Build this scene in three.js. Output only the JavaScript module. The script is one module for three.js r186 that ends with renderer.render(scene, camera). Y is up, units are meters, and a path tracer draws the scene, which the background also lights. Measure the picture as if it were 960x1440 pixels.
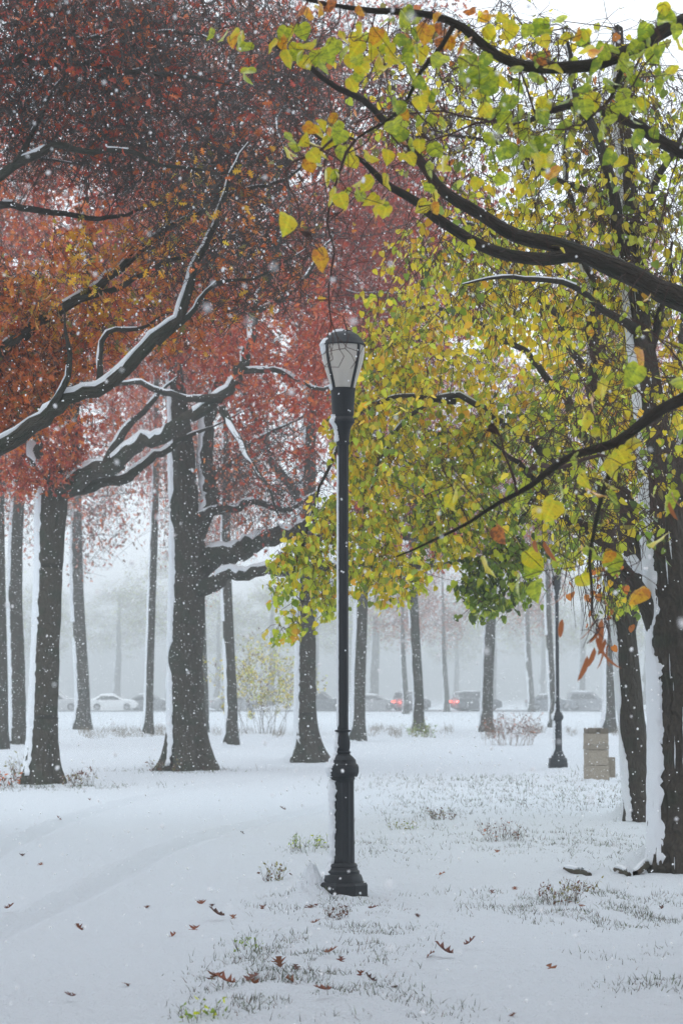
import * as THREE from 'three';
import { mergeGeometries } from 'three/addons/utils/BufferGeometryUtils.js';
import { createNoise2D, createNoise3D } from 'simplex-noise';

// ---------------------------------------------------------------- camera, sky, light, exposure
const scene = new THREE.Scene();
const F = 3000, PITCH = Math.atan((978 - 720) / F), EYE = 1.494;          // focal length in photo pixels
const camera = new THREE.PerspectiveCamera(2 * Math.atan(720 / F) * 180 / Math.PI, 682 / 1024, 0.3, 4000);
camera.position.set(0, EYE, 0);
camera.rotation.x = PITCH;
camera.focus = 16.2;
camera.userData.fStop = 4.8;

const renderer = new THREE.WebGLRenderer({ antialias: true });
renderer.toneMapping = THREE.LinearToneMapping;
renderer.toneMappingExposure = 1.68;
renderer.shadowMap.enabled = true;

const noise2 = createNoise2D(mulberry(7)), noise3 = createNoise3D(mulberry(8));
{ // overcast snow sky: even cloud with faint broad mottling
  const w = 256, h = 128, d = new Float32Array(w * h * 4);
  for (let j = 0; j < h; j++) for (let i = 0; i < w; i++) {
    const el = (j + 0.5) / h * Math.PI - Math.PI / 2, az = i / w * 2 * Math.PI;
    const x = Math.cos(el) * Math.cos(az), y = Math.sin(el), z = Math.cos(el) * Math.sin(az);
    const n = 1 + 0.05 * noise3(x * 2.2, y * 4, z * 2.2) + 0.03 * noise3(x * 6, y * 9, z * 6);
    const o = (j * w + i) * 4;
    d[o] = 0.94 * n; d[o + 1] = 1.02 * n; d[o + 2] = 1.10 * n; d[o + 3] = 1;
  }
  const t = new THREE.DataTexture(d, w, h, THREE.RGBAFormat, THREE.FloatType);
  t.mapping = THREE.EquirectangularReflectionMapping; t.magFilter = THREE.LinearFilter; t.needsUpdate = true;
  scene.background = t; scene.environment = t;
}
const sun = new THREE.DirectionalLight(new THREE.Color(1, 0.985, 0.96), 0.5);
sun.position.set(-30, 60, 18); sun.castShadow = true; sun.shadow.radius = 60;
Object.assign(sun.shadow.camera, { left: -60, right: 60, top: 60, bottom: -60, near: 1, far: 200 });
scene.add(sun); scene.add(sun.target); sun.target.position.set(0, 0, -30);
scene.fog = new THREE.FogExp2(new THREE.Color(0.93, 0.978, 1.0), 0.0034);

// ---------------------------------------------------------------- helpers
function mulberry(a) { return () => { a |= 0; a = a + 0x6D2B79F5 | 0; let t = Math.imul(a ^ a >>> 15, 1 | a); t = t + Math.imul(t ^ t >>> 7, 61 | t) ^ t; return ((t ^ t >>> 14) >>> 0) / 4294967296; }; }
const V = (x, y, z) => new THREE.Vector3(x, y, z);
const clamp = (x, a, b) => Math.min(b, Math.max(a, x)), lerp = (a, b, t) => a + (b - a) * t;
const smooth = (a, b, x) => { const t = clamp((x - a) / (b - a), 0, 1); return t * t * (3 - 2 * t); };
// photo pixel at distance D (metres ahead) -> point in the park
function at(px, py, D) {
  const u = (px - 480) / F, v = (720 - py) / F, c = Math.cos(PITCH), s = Math.sin(PITCH), k = D / (c - v * s);
  return V(u * k, EYE + (v * c + s) * k, -D);
}
// photo pixel of a point on the ground
function floorAt(px, py) {
  const v = (720 - py) / F, c = Math.cos(PITCH), s = Math.sin(PITCH), k = EYE / -(v * c + s);
  const p = V((px - 480) / F * k, 0, -k * (c - v * s)); p.y = ground(p.x, p.z); return p;
}
const distOf = (py) => -floorAt(480, py).z;
const names = {};
function numbered(n) { const k = names[n] = (names[n] ?? -1) + 1; return k ? n + '_' + String(k).padStart(3, '0') : n; }
function tag(o, label, category, group, kind) {
  if (label) o.userData.label = label;
  if (category) o.userData.category = category;
  if (group) o.userData.group = group;
  if (kind) o.userData.kind = kind;
  return o;
}
function thing(name, pos, label, category, group) {
  const g = new THREE.Group(); g.name = numbered(name); g.position.copy(pos); scene.add(g);
  return tag(g, label, category, group);
}
function part(name, geo, m, parent, kind) {
  const o = new THREE.Mesh(geo, m); o.name = name; o.castShadow = o.receiveShadow = true; parent.add(o);
  if (kind) o.userData.kind = kind;
  return o;
}
const rgb = (r, g, b) => new THREE.Color().setRGB(r, g, b);

// mesh collector
class MB {
  constructor() { this.p = []; this.n = []; this.u = []; this.i = []; }
  get empty() { return !this.i.length; }
  vert(x, y, z, nx, ny, nz, u = 0, v = 0) { this.p.push(x, y, z); this.n.push(nx, ny, nz); this.u.push(u, v); return this.p.length / 3 - 1; }
  geo(off, recompute) {
    const g = new THREE.BufferGeometry(), p = new Float32Array(this.p);
    if (off) for (let k = 0; k < p.length; k += 3) { p[k] -= off.x; p[k + 1] -= off.y; p[k + 2] -= off.z; }
    g.setAttribute('position', new THREE.BufferAttribute(p, 3));
    g.setAttribute('normal', new THREE.BufferAttribute(new Float32Array(this.n), 3));
    g.setAttribute('uv', new THREE.BufferAttribute(new Float32Array(this.u), 2));
    g.setIndex(this.i);
    if (recompute) {
      g.computeVertexNormals();
      const N = g.attributes.normal;
      for (const [a, b] of this.seams ?? []) {
        const x = N.getX(a) + N.getX(b), y = N.getY(a) + N.getY(b), z = N.getZ(a) + N.getZ(b), l = Math.hypot(x, y, z) || 1;
        N.setXYZ(a, x / l, y / l, z / l); N.setXYZ(b, x / l, y / l, z / l);
      }
    }
    return g;
  }
  // tube along points; rad(k, angle) or array
  tube(pts, rad, seg, { shape, capEnd = true } = {}) {
    const fr = frames(pts); this.seams ??= [];
    let len = 0; const base = this.p.length / 3;
    for (let k = 0; k < pts.length; k++) {
      if (k) len += pts[k].distanceTo(pts[k - 1]);
      const r0 = rad[k], { a, b } = fr[k];
      for (let j = 0; j <= seg; j++) {
        const th = j / seg * 2 * Math.PI, c = Math.cos(th), s = Math.sin(th);
        const nx = a.x * c + b.x * s, ny = a.y * c + b.y * s, nz = a.z * c + b.z * s;
        const r = shape ? r0 * shape(len, j === seg ? 0 : th, pts[k]) : r0;
        this.vert(pts[k].x + nx * r, pts[k].y + ny * r, pts[k].z + nz * r, nx, ny, nz, j / seg * Math.max(1, Math.round(r0 * 6.28)), len);
      }
      this.seams.push([base + k * (seg + 1), base + k * (seg + 1) + seg]);
    }
    for (let k = 0; k + 1 < pts.length; k++) for (let j = 0; j < seg; j++) {
      const q = base + k * (seg + 1) + j, w = q + seg + 1;
      this.i.push(q, q + 1, w, q + 1, w + 1, w);
    }
    if (capEnd) {
      const e = pts[pts.length - 1], f = fr[pts.length - 1], c = this.vert(e.x + f.t.x * rad[pts.length - 1], e.y + f.t.y * rad[pts.length - 1], e.z + f.t.z * rad[pts.length - 1], f.t.x, f.t.y, f.t.z);
      const q = base + (pts.length - 1) * (seg + 1);
      for (let j = 0; j < seg; j++) this.i.push(q + j, q + j + 1, c);
    }
  }
  // snow lying on the upper / windward side of a tube, in ragged runs
  snow(pts, rad, { dir = SNOWDIR, half = 1.0, thick = 0.02, seed = 0, cover = 0.1, n = 6, freq = 1.2, ragged = 0.35, each = false } = {}) {
    const fr = frames(pts), d = V(), w = V(), runs = []; let len = 0, prev = -1, mb = this;
    for (let k = 0; k < pts.length; k++) {
      if (k) len += pts[k].distanceTo(pts[k - 1]);
      const t = fr[k].t; d.copy(dir).addScaledVector(t, -dir.dot(t));
      const s = d.length(); d.normalize(); w.crossVectors(t, d);
      let c = noise2(len * freq, seed * 13.7) * 0.6 + noise2(len * freq * 3.1, seed * 7.1 + 50) * 0.4;
      c = smooth(-0.25, 0.3, c + cover) * smooth(0.25, 0.55, s);
      const end = (k === 0 || k === pts.length - 1) ? 0.0 : 1;
      c *= end;
      if (c < 0.03 && end) { prev = -1; continue; }
      if (prev < 0 && each) { mb = new MB(); runs.push(mb); }
      const cur = mb.p.length / 3, r = rad[k];
      for (let j = 0; j <= n; j++) {
        const q = j / n * 2 - 1, edge = 1 + ragged * (0.45 * noise2(len * 4 + (q > 0 ? 3 : 0), q * 2 + seed) + 0.5 * noise2(len * 17, q * 4 + seed) + 0.5 * noise2(len * 45, q * 9 + seed));
        const an = q * half * clamp(c * edge, 0.02, 1.35), bul = Math.sqrt(Math.max(0, 1 - q * q));
        const lump = 1 + 0.35 * noise2(len * 6, seed + q * 1.5);
        const R = r * (1.0) - 0.004 + (thick * clamp(r / (0.45 * rad[0]), 0.25, 1) * (0.35 + 0.65 * c) * lump + 0.004) * bul + (bul > 0.01 ? 0.006 : 0);
        const ca = Math.cos(an), sa = Math.sin(an);
        const nx = d.x * ca + w.x * sa, ny = d.y * ca + w.y * sa, nz = d.z * ca + w.z * sa;
        mb.vert(pts[k].x + nx * R, pts[k].y + ny * R, pts[k].z + nz * R, nx, ny, nz, q, len);
      }
      if (prev >= 0) for (let j = 0; j < n; j++) mb.i.push(prev + j, cur + j, prev + j + 1, prev + j + 1, cur + j, cur + j + 1);
      prev = cur;
    }
    return runs.filter((m) => !m.empty);
  }
}
const SNOWDIR = V(-0.75, 1, 0.12), WIND = V(-1, 0.1, 0.2);
function frames(pts) {
  const out = []; let a = null;
  for (let k = 0; k < pts.length; k++) {
    const t = V().subVectors(pts[Math.min(k + 1, pts.length - 1)], pts[Math.max(k - 1, 0)]).normalize();
    if (!a) { a = Math.abs(t.y) > 0.8 ? V(1, 0, 0) : V(0, 1, 0); }
    a = a.clone().addScaledVector(t, -a.dot(t)).normalize();
    out.push({ t, a, b: V().crossVectors(t, a) });
  }
  return out;
}
// smooth polyline through [point, radius] pairs, sampled every step
function resample(P, R, step) {
  const c = new THREE.CatmullRomCurve3(P, false, 'centripetal'), L = c.getLength(), n = Math.max(3, Math.ceil(L / step));
  const cum = [0]; for (let k = 1; k < P.length; k++) cum.push(cum[k - 1] + P[k].distanceTo(P[k - 1]));
  const pts = [], rad = [];
  for (let k = 0; k <= n; k++) {
    const p = c.getPointAt(k / n); pts.push(p);
    const s = k / n * cum[cum.length - 1]; let j = 1; while (j < cum.length - 1 && cum[j] < s) j++;
    rad.push(lerp(R[j - 1], R[j], clamp((s - cum[j - 1]) / (cum[j] - cum[j - 1]), 0, 1)));
  }
  return { pts, rad };
}

// ---------------------------------------------------------------- textures
function periodic(size, cells, seed) { // tileable value noise
  const r = mulberry(seed), g = Array.from({ length: cells[0] * cells[1] }, r);
  return (x, y) => {
    const u = x / size * cells[0], v = y / size * cells[1], i = Math.floor(u), j = Math.floor(v), f = u - i, h = v - j;
    const q = (a, b) => g[((b % cells[1]) + cells[1]) % cells[1] * cells[0] + ((a % cells[0]) + cells[0]) % cells[0]];
    const s = f * f * (3 - 2 * f), t = h * h * (3 - 2 * h);
    return lerp(lerp(q(i, j), q(i + 1, j), s), lerp(q(i, j + 1), q(i + 1, j + 1), s), t);
  };
}
function texture(size, fn, srgb = true) {
  const d = new Uint8Array(size * size * 4);
  for (let y = 0; y < size; y++) for (let x = 0; x < size; x++) {
    const c = fn(x, y), o = (y * size + x) * 4;
    for (let k = 0; k < 3; k++) d[o + k] = clamp(Math.round((Array.isArray(c) ? c[k] : c) * 255), 0, 255);
    d[o + 3] = 255;
  }
  const t = new THREE.DataTexture(d, size, size); t.wrapS = t.wrapT = THREE.RepeatWrapping; t.magFilter = THREE.LinearFilter;
  if (srgb) t.colorSpace = THREE.SRGBColorSpace; t.needsUpdate = true; return t;
}
const barkN = [[24, 5, 1], [50, 12, 2], [90, 40, 3], [6, 6, 4], [160, 120, 5]].map(([a, b, s]) => periodic(512, [a, b], s));
const barkH = (x, y) => { const w = 26 * barkN[3](x * 1, y * 2); const r = Math.abs(barkN[0](x + w, y) * 2 - 1), q = Math.abs(barkN[1](x + w, y) * 2 - 1); return clamp(0.55 * Math.sqrt(r) + 0.3 * Math.sqrt(q) + 0.15 * barkN[2](x, y), 0, 1); };
const barkBump = texture(512, (x, y) => barkH(x, y), false);
const barkMap = texture(512, (x, y) => {
  const h = barkN[2](x, y), m = smooth(0.5, 0.8, barkN[3](x, y)), f = barkN[4](x, y);
  const k = 0.74 + 0.2 * h + 0.12 * (f - 0.5);
  return [k * lerp(0.50, 0.42, m), k * lerp(0.475, 0.45, m), k * lerp(0.43, 0.385, m)];
});
const snowN = [[40, 40, 11], [110, 110, 12], [250, 250, 13], [9, 9, 14]].map(([a, b, s]) => periodic(1024, [a, b], s));
const snowBump = texture(1024, (x, y) => 0.35 * snowN[0](x, y) + 0.3 * snowN[1](x, y) + 0.35 * snowN[2](x, y), false);

// ---------------------------------------------------------------- materials
const M = {};
M.snow = new THREE.MeshStandardMaterial({ color: rgb(0.66, 0.695, 0.73), roughness: 0.92 });
M.ground = new THREE.MeshStandardMaterial({ color: rgb(0.575, 0.618, 0.66), roughness: 0.95, bumpMap: snowBump, bumpScale: 0.02 });
M.bark = new THREE.MeshStandardMaterial({ color: rgb(0.36, 0.355, 0.335), map: barkMap, roughness: 0.95, bumpMap: barkBump, bumpScale: 0.05 });
M.barkLinden = new THREE.MeshStandardMaterial({ color: rgb(0.31, 0.29, 0.27), map: barkMap, roughness: 0.9, bumpMap: barkBump, bumpScale: 0.05 });
M.twigOak = new THREE.MeshStandardMaterial({ color: rgb(0.05, 0.043, 0.04), roughness: 0.9 });
M.twigLinden = new THREE.MeshStandardMaterial({ color: rgb(0.06, 0.032, 0.026), roughness: 0.85 });
M.leaf = new THREE.MeshPhysicalMaterial({ color: 0xffffff, roughness: 0.85, transmission: 0.42, thickness: 0, side: THREE.DoubleSide });
M.leafThin = new THREE.MeshPhysicalMaterial({ color: 0xffffff, roughness: 0.8, transmission: 0.5, thickness: 0, side: THREE.DoubleSide });
M.iron = new THREE.MeshPhysicalMaterial({ color: rgb(0.010, 0.013, 0.017), roughness: 0.5, specularIntensity: 0.7 });
M.glassFrost = new THREE.MeshPhysicalMaterial({ color: rgb(0.72, 0.70, 0.65), roughness: 0.6, transmission: 0.45, thickness: 0, side: THREE.DoubleSide });
M.wood = new THREE.MeshStandardMaterial({ color: rgb(0.62, 0.5, 0.4), map: barkMap, roughness: 0.95, bumpMap: barkBump, bumpScale: 0.02 });

// ---------------------------------------------------------------- ground
const TRACKS = [[[-40, 1215], [60, 1165], [150, 1133], [250, 1112], [360, 1098], [480, 1086]], [[-60, 1330], [80, 1272], [160, 1235], [240, 1195], [340, 1160], [460, 1132], [560, 1108]]];
function rawFloor(px, py) { const v = (720 - py) / F, c = Math.cos(PITCH), s = Math.sin(PITCH), k = EYE / -(v * c + s); return [(px - 480) / F * k, -k * (c - v * s)]; }
const trackPts = TRACKS.map((t) => { const c = new THREE.CatmullRomCurve3(t.map(([x, y]) => { const q = rawFloor(x, y); return V(q[0], 0, q[1]); })); return c.getPoints(60); });
const edgeLine = [[250, 1460], [300, 1350], [385, 1240], [430, 1185], [520, 1130], [640, 1098], [800, 1086]].map(([x, y]) => rawFloor(x, y)); // path edge on the lamp side
function edgeX(z) { for (let k = 0; k + 1 < edgeLine.length; k++) if (z <= edgeLine[k][1] && z >= edgeLine[k + 1][1]) return lerp(edgeLine[k][0], edgeLine[k + 1][0], (z - edgeLine[k][1]) / (edgeLine[k + 1][1] - edgeLine[k][1])); return z > edgeLine[0][1] ? edgeLine[0][0] : 99; }
const mounds = [];
function ground(x, z) {
  let h = 0.05 * noise2(x * 0.12, z * 0.07) * smooth(6, 20, -z) + 0.012 * noise2(x * 0.9 + 5, z * 0.7);
  if (z < 6 && z > -60) {
    const e = x - edgeX(z), grassy = smooth(-0.25, 0.25, e), trail = Math.exp(-(((x - lerp(0.9, 1.6, clamp((-z - 9) / 14, 0, 1))) / 0.55) ** 2));
    const g = grassy * (1 - 0.85 * trail);
    h += 0.035 * (grassy - 0.5) + g * (0.018 * noise2(x * 3.1, z * 2.2) + 0.012 * noise2(x * 8, z * 6) + 0.006 * noise2(x * 19, z * 15)) - 0.02 * trail * grassy;
    if (e < 1.5 && z > -50) for (const t of trackPts) {
      let m = 9; for (let k = 0; k < t.length; k += 1) { const q = Math.abs(t[k].x - x) + Math.abs(t[k].z - z) * 0.8; if (q < 3) m = Math.min(m, segDist(t, k, x, z)); }
      if (m < 0.6) h -= 0.06 * Math.exp(-((m / 0.11) ** 2)) - 0.022 * Math.exp(-(((m - 0.2) / 0.08) ** 2));
    }
  }
  for (const m of mounds) { const dx = (x - m[0]) / m[3], dz = (z - m[1]) / m[4]; const q = dx * dx + dz * dz; if (q < 6) h += m[2] * Math.exp(-q) * (1 + 0.55 * noise2(x * 5.3, z * 4.7)); }
  return h;
}
function segDist(t, k, x, z) { const a = t[Math.max(0, k - 1)], b = t[k], dx = b.x - a.x, dz = b.z - a.z, l = dx * dx + dz * dz || 1, s = clamp(((x - a.x) * dx + (z - a.z) * dz) / l, 0, 1); return Math.hypot(x - a.x - s * dx, z - a.z - s * dz); }
const LAMP = V(...(() => { const [x, z] = rawFloor(482, 1262); return [x, 0, z]; })());
LAMP.y = 0.0;
mounds.push([LAMP.x - 0.24, LAMP.z + 0.0, 0.17, 0.10, 0.17], [LAMP.x - 0.1, LAMP.z - 0.1, 0.05, 0.25, 0.25]);
for (const [px, py, w] of [[64, 1097, 46], [266, 1081, 62], [434, 1068, 34], [26, 1046, 24], [905, 1157, 44], [956, 1218, 80], [3, 1052, 14], [116, 1026, 22], [209, 1033, 10], [325, 1050, 17], [503, 1042, 20], [588, 1032, 14], [684, 1029, 16], [856, 1031, 16], [784, 1082, 26], [838, 1104, 30]]) { // snow drifted against the windward foot of trunks
  const [x, z] = rawFloor(px, py), R = w / 2 * -z / F;
  mounds.push([x - R * 1.25, z + R * 0.2, 0.13, R * 0.9, R * 1.1], [x + R * 0.1, z + R * 1.1, 0.055, R * 0.7, R * 0.6], [x + R * 1.2, z + R * 0.5, 0.04, R * 0.5, R * 0.9], [x, z, 0.05, R * 1.9, R * 1.9]);
}
{
  const xs = [], zs = [];
  for (let x = -4.2; x <= 4.2; x += 0.055) xs.push(x);
  for (let x = 4.26, d = 0.07; x < 900; x += d, d *= 1.09) { xs.push(x); xs.unshift(-x); }
  for (let z = 8; z > -8; z -= 0.5) zs.push(z);
  for (let z = -8, d = 0.055; z > -1800; z -= d, d *= (z > -22 ? 1.0035 : 1.028)) zs.push(z);
  const nx = xs.length, nz = zs.length, p = new Float32Array(nx * nz * 3), uv = new Float32Array(nx * nz * 2), idx = [];
  for (let j = 0; j < nz; j++) for (let i = 0; i < nx; i++) {
    const o = j * nx + i, far = Math.abs(xs[i]) > 120 || zs[j] < -160;
    p.set([xs[i], far ? 0 : ground(xs[i], zs[j]), zs[j]], o * 3); uv.set([xs[i] / 1.5, zs[j] / 1.5], o * 2);
    if (i + 1 < nx && j + 1 < nz) idx.push(o, o + 1, o + nx, o + 1, o + nx + 1, o + nx);
  }
  const g = new THREE.BufferGeometry(); g.setAttribute('position', new THREE.BufferAttribute(p, 3)); g.setAttribute('uv', new THREE.BufferAttribute(uv, 2)); g.setIndex(idx); g.computeVertexNormals();
  const o = part('snowy_ground', g, M.ground, scene); tag(o, 'snow covered lawn and path with faint tyre tracks', 'ground', null, 'structure');
  // gritty wet road where the cars stand, beyond the lawn
  const r = new THREE.PlaneGeometry(600, 16, 120, 4).rotateX(-Math.PI / 2);
  const road = part('road', r, new THREE.MeshStandardMaterial({ color: rgb(0.34, 0.355, 0.375), roughness: 0.85 }), scene);
  road.position.set(0, 0.075, -208); tag(road, 'slushy grey road beyond the snowy lawn', 'road', null, 'structure');
}

// ---------------------------------------------------------------- leaves
function fan(outline, bend = 0.15, fold = 0.25) { // flat outline -> folded leaf; base at origin, tip towards -y; midrib line splits it
  const mb = new MB(), n = outline.length, z = (x, y) => fold * Math.abs(x) - bend * y * y + 0.07 * Math.sin(y * 9 + x * 5 + bend * 20) * Math.abs(x) * 2;
  const m = 4, mid = []; for (let k = 0; k <= m; k++) { const y = -k / m; mid.push(mb.vert(0, y, z(0, y), 0, 0, 1, 0.5, 1 + y)); }
  for (const s of [1, -1]) {
    const o = outline.map(([x, y]) => mb.vert(s * x, y, z(x, y), 0, 0, 1, 0.5 + s * x * 0.5, 1 + y));
    const nearest = (y) => mid[clamp(Math.round(-y * m), 0, m)];
    for (let k = 0; k + 1 < n; k++) {
      const a = nearest(outline[k][1]), b = nearest(outline[k + 1][1]);
      const tri = (p, q, r) => s > 0 ? mb.i.push(p, q, r) : mb.i.push(p, r, q);
      tri(a, o[k + 1], o[k]); if (a !== b) tri(a, b, o[k + 1]);
    }
  }
  return mb.geo(null, true);
}
const LIN = [[0, 0.03], [0.16, 0.10], [0.34, 0.06], [0.46, -0.12], [0.48, -0.32], [0.40, -0.55], [0.24, -0.77], [0.08, -0.92], [0, -1.0]];
const LIN_LOW = [[0, 0.02], [0.3, 0.08], [0.47, -0.25], [0.28, -0.72], [0, -1]];
const OAK = [[0, 0], [0.05, -0.08], [0.26, -0.10], [0.08, -0.24], [0.10, -0.30], [0.46, -0.34], [0.30, -0.44], [0.09, -0.52], [0.12, -0.58], [0.38, -0.70], [0.10, -0.76], [0.16, -0.90], [0, -1]];
const OAK_LOW = [[0, 0], [0.26, -0.1], [0.08, -0.28], [0.44, -0.38], [0.09, -0.58], [0.33, -0.74], [0, -1]];
const G = {
  linden: fan(LIN, 0.22, 0.22), lindenB: fan(LIN, 0.45, 0.1), lindenC: fan(LIN, -0.3, 0.5), lindenLow: fan(LIN_LOW, 0.2, 0.25),
  oak: fan(OAK, 0.3, 0.3), oakLow: fan(OAK_LOW, 0.3, 0.35), oakFlat: fan(OAK, 0.7, 0.55), oakCurl: fan(OAK, -0.9, 0.9),
};
const PALETTE = { // linear
  yellow: [0.88, 0.70, 0.02], gold: [0.86, 0.48, 0.018], lime: [0.60, 0.67, 0.03], green: [0.24, 0.36, 0.03], dark: [0.08, 0.13, 0.03], orange: [0.68, 0.22, 0.03],
  red: [0.52, 0.062, 0.014], crimson: [0.40, 0.036, 0.016], rust: [0.62, 0.14, 0.016], brown: [0.16, 0.06, 0.032], olive: [0.26, 0.24, 0.05],
};
function pick(rand, table) { let s = 0; for (const k in table) s += table[k]; let r = rand() * s; for (const k in table) { r -= table[k]; if (r <= 0) return PALETTE[k]; } return PALETTE.red; }

// ---------------------------------------------------------------- tree growth
const ORIGIN = V(0, 0, 0);
function colonize(nodes, targets, { step, kill, iter = 90, jitter = 0.25, droop = 0, rand }) {
  const near = targets.map(() => [-1, 1e9]), alive = targets.map(() => true);
  let fresh = nodes.map((_, k) => k);
  for (let it = 0; it < iter; it++) {
    for (let a = 0; a < targets.length; a++) if (alive[a]) {
      const t = targets[a];
      for (const k of fresh) { const p = nodes[k].p, d = (p.x - t.x) ** 2 + (p.y - t.y) ** 2 + (p.z - t.z) ** 2; if (d < near[a][1]) near[a] = [k, d]; }
      if (near[a][1] < kill * kill) { alive[a] = false; nodes[near[a][0]].hits = (nodes[near[a][0]].hits ?? 0) + 1; }
    }
    const pull = new Map();
    for (let a = 0; a < targets.length; a++) if (alive[a]) {
      const k = near[a][0], d = V().subVectors(targets[a], nodes[k].p).normalize();
      const q = pull.get(k); if (q) q.add(d); else pull.set(k, d);
    }
    if (!pull.size) break;
    fresh = [];
    for (const [k, d] of pull) {
      const n = nodes[k]; if ((n.kids ?? 0) >= 3) { n.stuck = (n.stuck ?? 0) + 1; }
      if (d.lengthSq() < 1e-4) d.set(rand() - 0.5, rand() - 0.5, rand() - 0.5);
      d.normalize(); if (n.dir) d.addScaledVector(n.dir, 0.45);
      d.x += (rand() - 0.5) * jitter * 2; d.y += (rand() - 0.5) * jitter * 2 - droop; d.z += (rand() - 0.5) * jitter * 2; d.normalize();
      nodes.push({ p: n.p.clone().addScaledVector(d, step), parent: k, dir: d }); n.kids = (n.kids ?? 0) + 1; fresh.push(nodes.length - 1);
    }
  }
  return nodes;
}
// makeTree: trunk and limbs as [px, py, distance, radius px]; crowns as ellipsoids of leaf clumps
function makeTree(o) {
  const rand = mulberry(o.seed), W = (q) => q.w ?? at(q[0], q[1], q[2]), RW = (q) => q[3] * q[2] / F;
  const base = o.base.clone();
  const t = thing(o.name, base, o.label, 'tree', o.group);
  const skeleton = [], addSkeleton = (pts, rad, from) => { for (let k = from; k < pts.length; k += 1) skeleton.push({ p: pts[k].clone(), parent: -1, r0: rad[k] }); };
  const snowB = new MB(), bark = o.bark ?? M.bark, wind = o.wind ?? {};
  // trunk
  if (o.trunk) {
    const P = o.trunk.map(W), R = o.trunk.map(RW); P.unshift(P[0].clone().add(V(0, -0.25, 0))); R.unshift(R[0]);
    const { pts, rad } = resample(P, R, o.near ? 0.035 : 0.07), ph = rand() * 6, fl = (o.flare ?? 0.55) * 0.8;
    const shape = (len, th, p) => { const h = Math.max(0, p.y - base.y), e = Math.exp(-h / (o.flareH ?? 0.32)); return 1 + e * (fl + fl * 0.55 * Math.sin(th * 5 + ph) + fl * 0.25 * Math.sin(th * 9 + ph * 2)) + 0.05 * noise3(p.x + Math.cos(th) * 1.3, p.y * 0.9, Math.sin(th) * 1.3 + p.z) + 0.03 * noise3(Math.cos(th) * 5, p.y * 1.5, Math.sin(th) * 5 + ph) + (o.ridge ?? 0.025) * (0.6 - Math.abs(noise3(Math.cos(th) * 9, p.y * 1.3 + 0.3 * noise2(p.y * 2, th), Math.sin(th) * 9 + ph)) * 1.6 + 0.4 * noise3(Math.cos(th) * 20, p.y * 5, Math.sin(th) * 20)); };
    const mb = new MB(); mb.tube(pts, rad, o.near ? 84 : 44, { shape });
    const tr = part('trunk', mb.geo(base, true), bark, t);
    const sb = new MB(), r2 = rad.map((r, k) => r * (1.02 + 0.75 * fl * Math.exp(-Math.max(0, pts[k].y - base.y) / 0.32)));
    for (const m of sb.snow(pts.slice(o.near ? 7 : 4), r2.slice(o.near ? 7 : 4), { each: true, dir: WIND, half: wind.half ?? 0.72, thick: wind.thick ?? 0.03, seed: o.seed, cover: wind.cover ?? 0.7, n: 14, freq: 0.3, ragged: wind.ragged ?? 0.2 })) part('snow_crust', m.geo(base, true), M.snow, tr);
    
    if (o.near && o.ridge > 0.05) { // thin lines of snow caught in the bark furrows
      const streaks = new MB();
      for (let k = 0; k < 6; k++) { const a = rand() * 1.1 + 0.75, d = V(-Math.cos(a), 0.05, Math.sin(a)); streaks.snow(pts.slice(7), r2.slice(7), { dir: d, half: 0.035 + 0.03 * rand(), thick: 0.006, seed: k * 3.3 + o.seed, cover: -0.3 - 0.16 * a, n: 3, freq: 0.7, ragged: 0.8 }); }
      if (!streaks.empty) part('snow_streaks', streaks.geo(base, true), M.snow, tr, 'stuff');
    }
    addSkeleton(pts, rad, Math.floor(pts.length * (o.bare ?? 0.85)));
  }
  for (const limb of o.limbs ?? []) {
    const P = limb.map(W), R = limb.map(RW); R[R.length - 1] *= 0.45; const { pts, rad } = resample(P, R, 0.12);
    for (let k = 1; k + 1 < pts.length; k++) { const a = Math.min(1, k / 8), w = 0.035 + rad[k] * 0.45, q = o.seed + limb[0][1]; pts[k].x += a * w * (noise2(k * 0.13, q + 1) + 0.4 * noise2(k * 0.4, q + 5)); pts[k].y += a * w * (noise2(k * 0.13, q + 9) + 0.4 * noise2(k * 0.4, q + 17)); }
    const mb = new MB(); mb.tube(pts, rad, 14, { shape: (len, th, p) => 1 + 0.08 * noise3(p.x * 2 + Math.cos(th), p.y * 2, p.z * 2 + Math.sin(th)) + 0.35 * Math.exp(-len / 0.25) });
    const lm = part('limb', mb.geo(base, true), bark, t);
    const sb = new MB(); for (const m of sb.snow(pts.slice(2), rad.slice(2), { each: true, half: o.limbSnow?.half ?? 0.95, thick: (o.limbSnow?.thick ?? 0.4) * Math.min(0.07, rad[0] * 0.55), seed: o.seed + skeleton.length * 0.01, cover: limb.snow ?? o.limbSnow?.cover ?? 0.24, n: 8, freq: 1.1, ragged: 0.5 })) part('snow_crust', m.geo(base, true), M.snow, lm);
    addSkeleton(pts, rad, Math.floor(pts.length * (limb.from ?? 0.2)));
  }
  // clump centres
  const targets = [], info = [];
  for (const c of o.crowns) {
    const C = at(c.at[0], c.at[1], c.at[2]), s = c.at[2] / F, rx = c.r[0] * s, ry = c.r[1] * s, rz = c.r[2];
    for (let k = 0, tries = 0; k < c.n && tries < c.n * 30; tries++) {
      const q = V(rand() * 2 - 1, rand() * 2 - 1, rand() * 2 - 1); if (q.lengthSq() > 1) continue;
      const p = V(C.x + q.x * rx, C.y + q.y * ry, C.z + q.z * rz), cl = noise3(p.x * (o.clump ?? 0.8), p.y * (o.clump ?? 0.8), p.z * (o.clump ?? 0.8) + o.seed);
      if (cl < (c.gap ?? -0.15) || p.y < (c.floor ?? 1.8)) continue;
      targets.push(p); info.push(c); k++;
    }
  }
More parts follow.
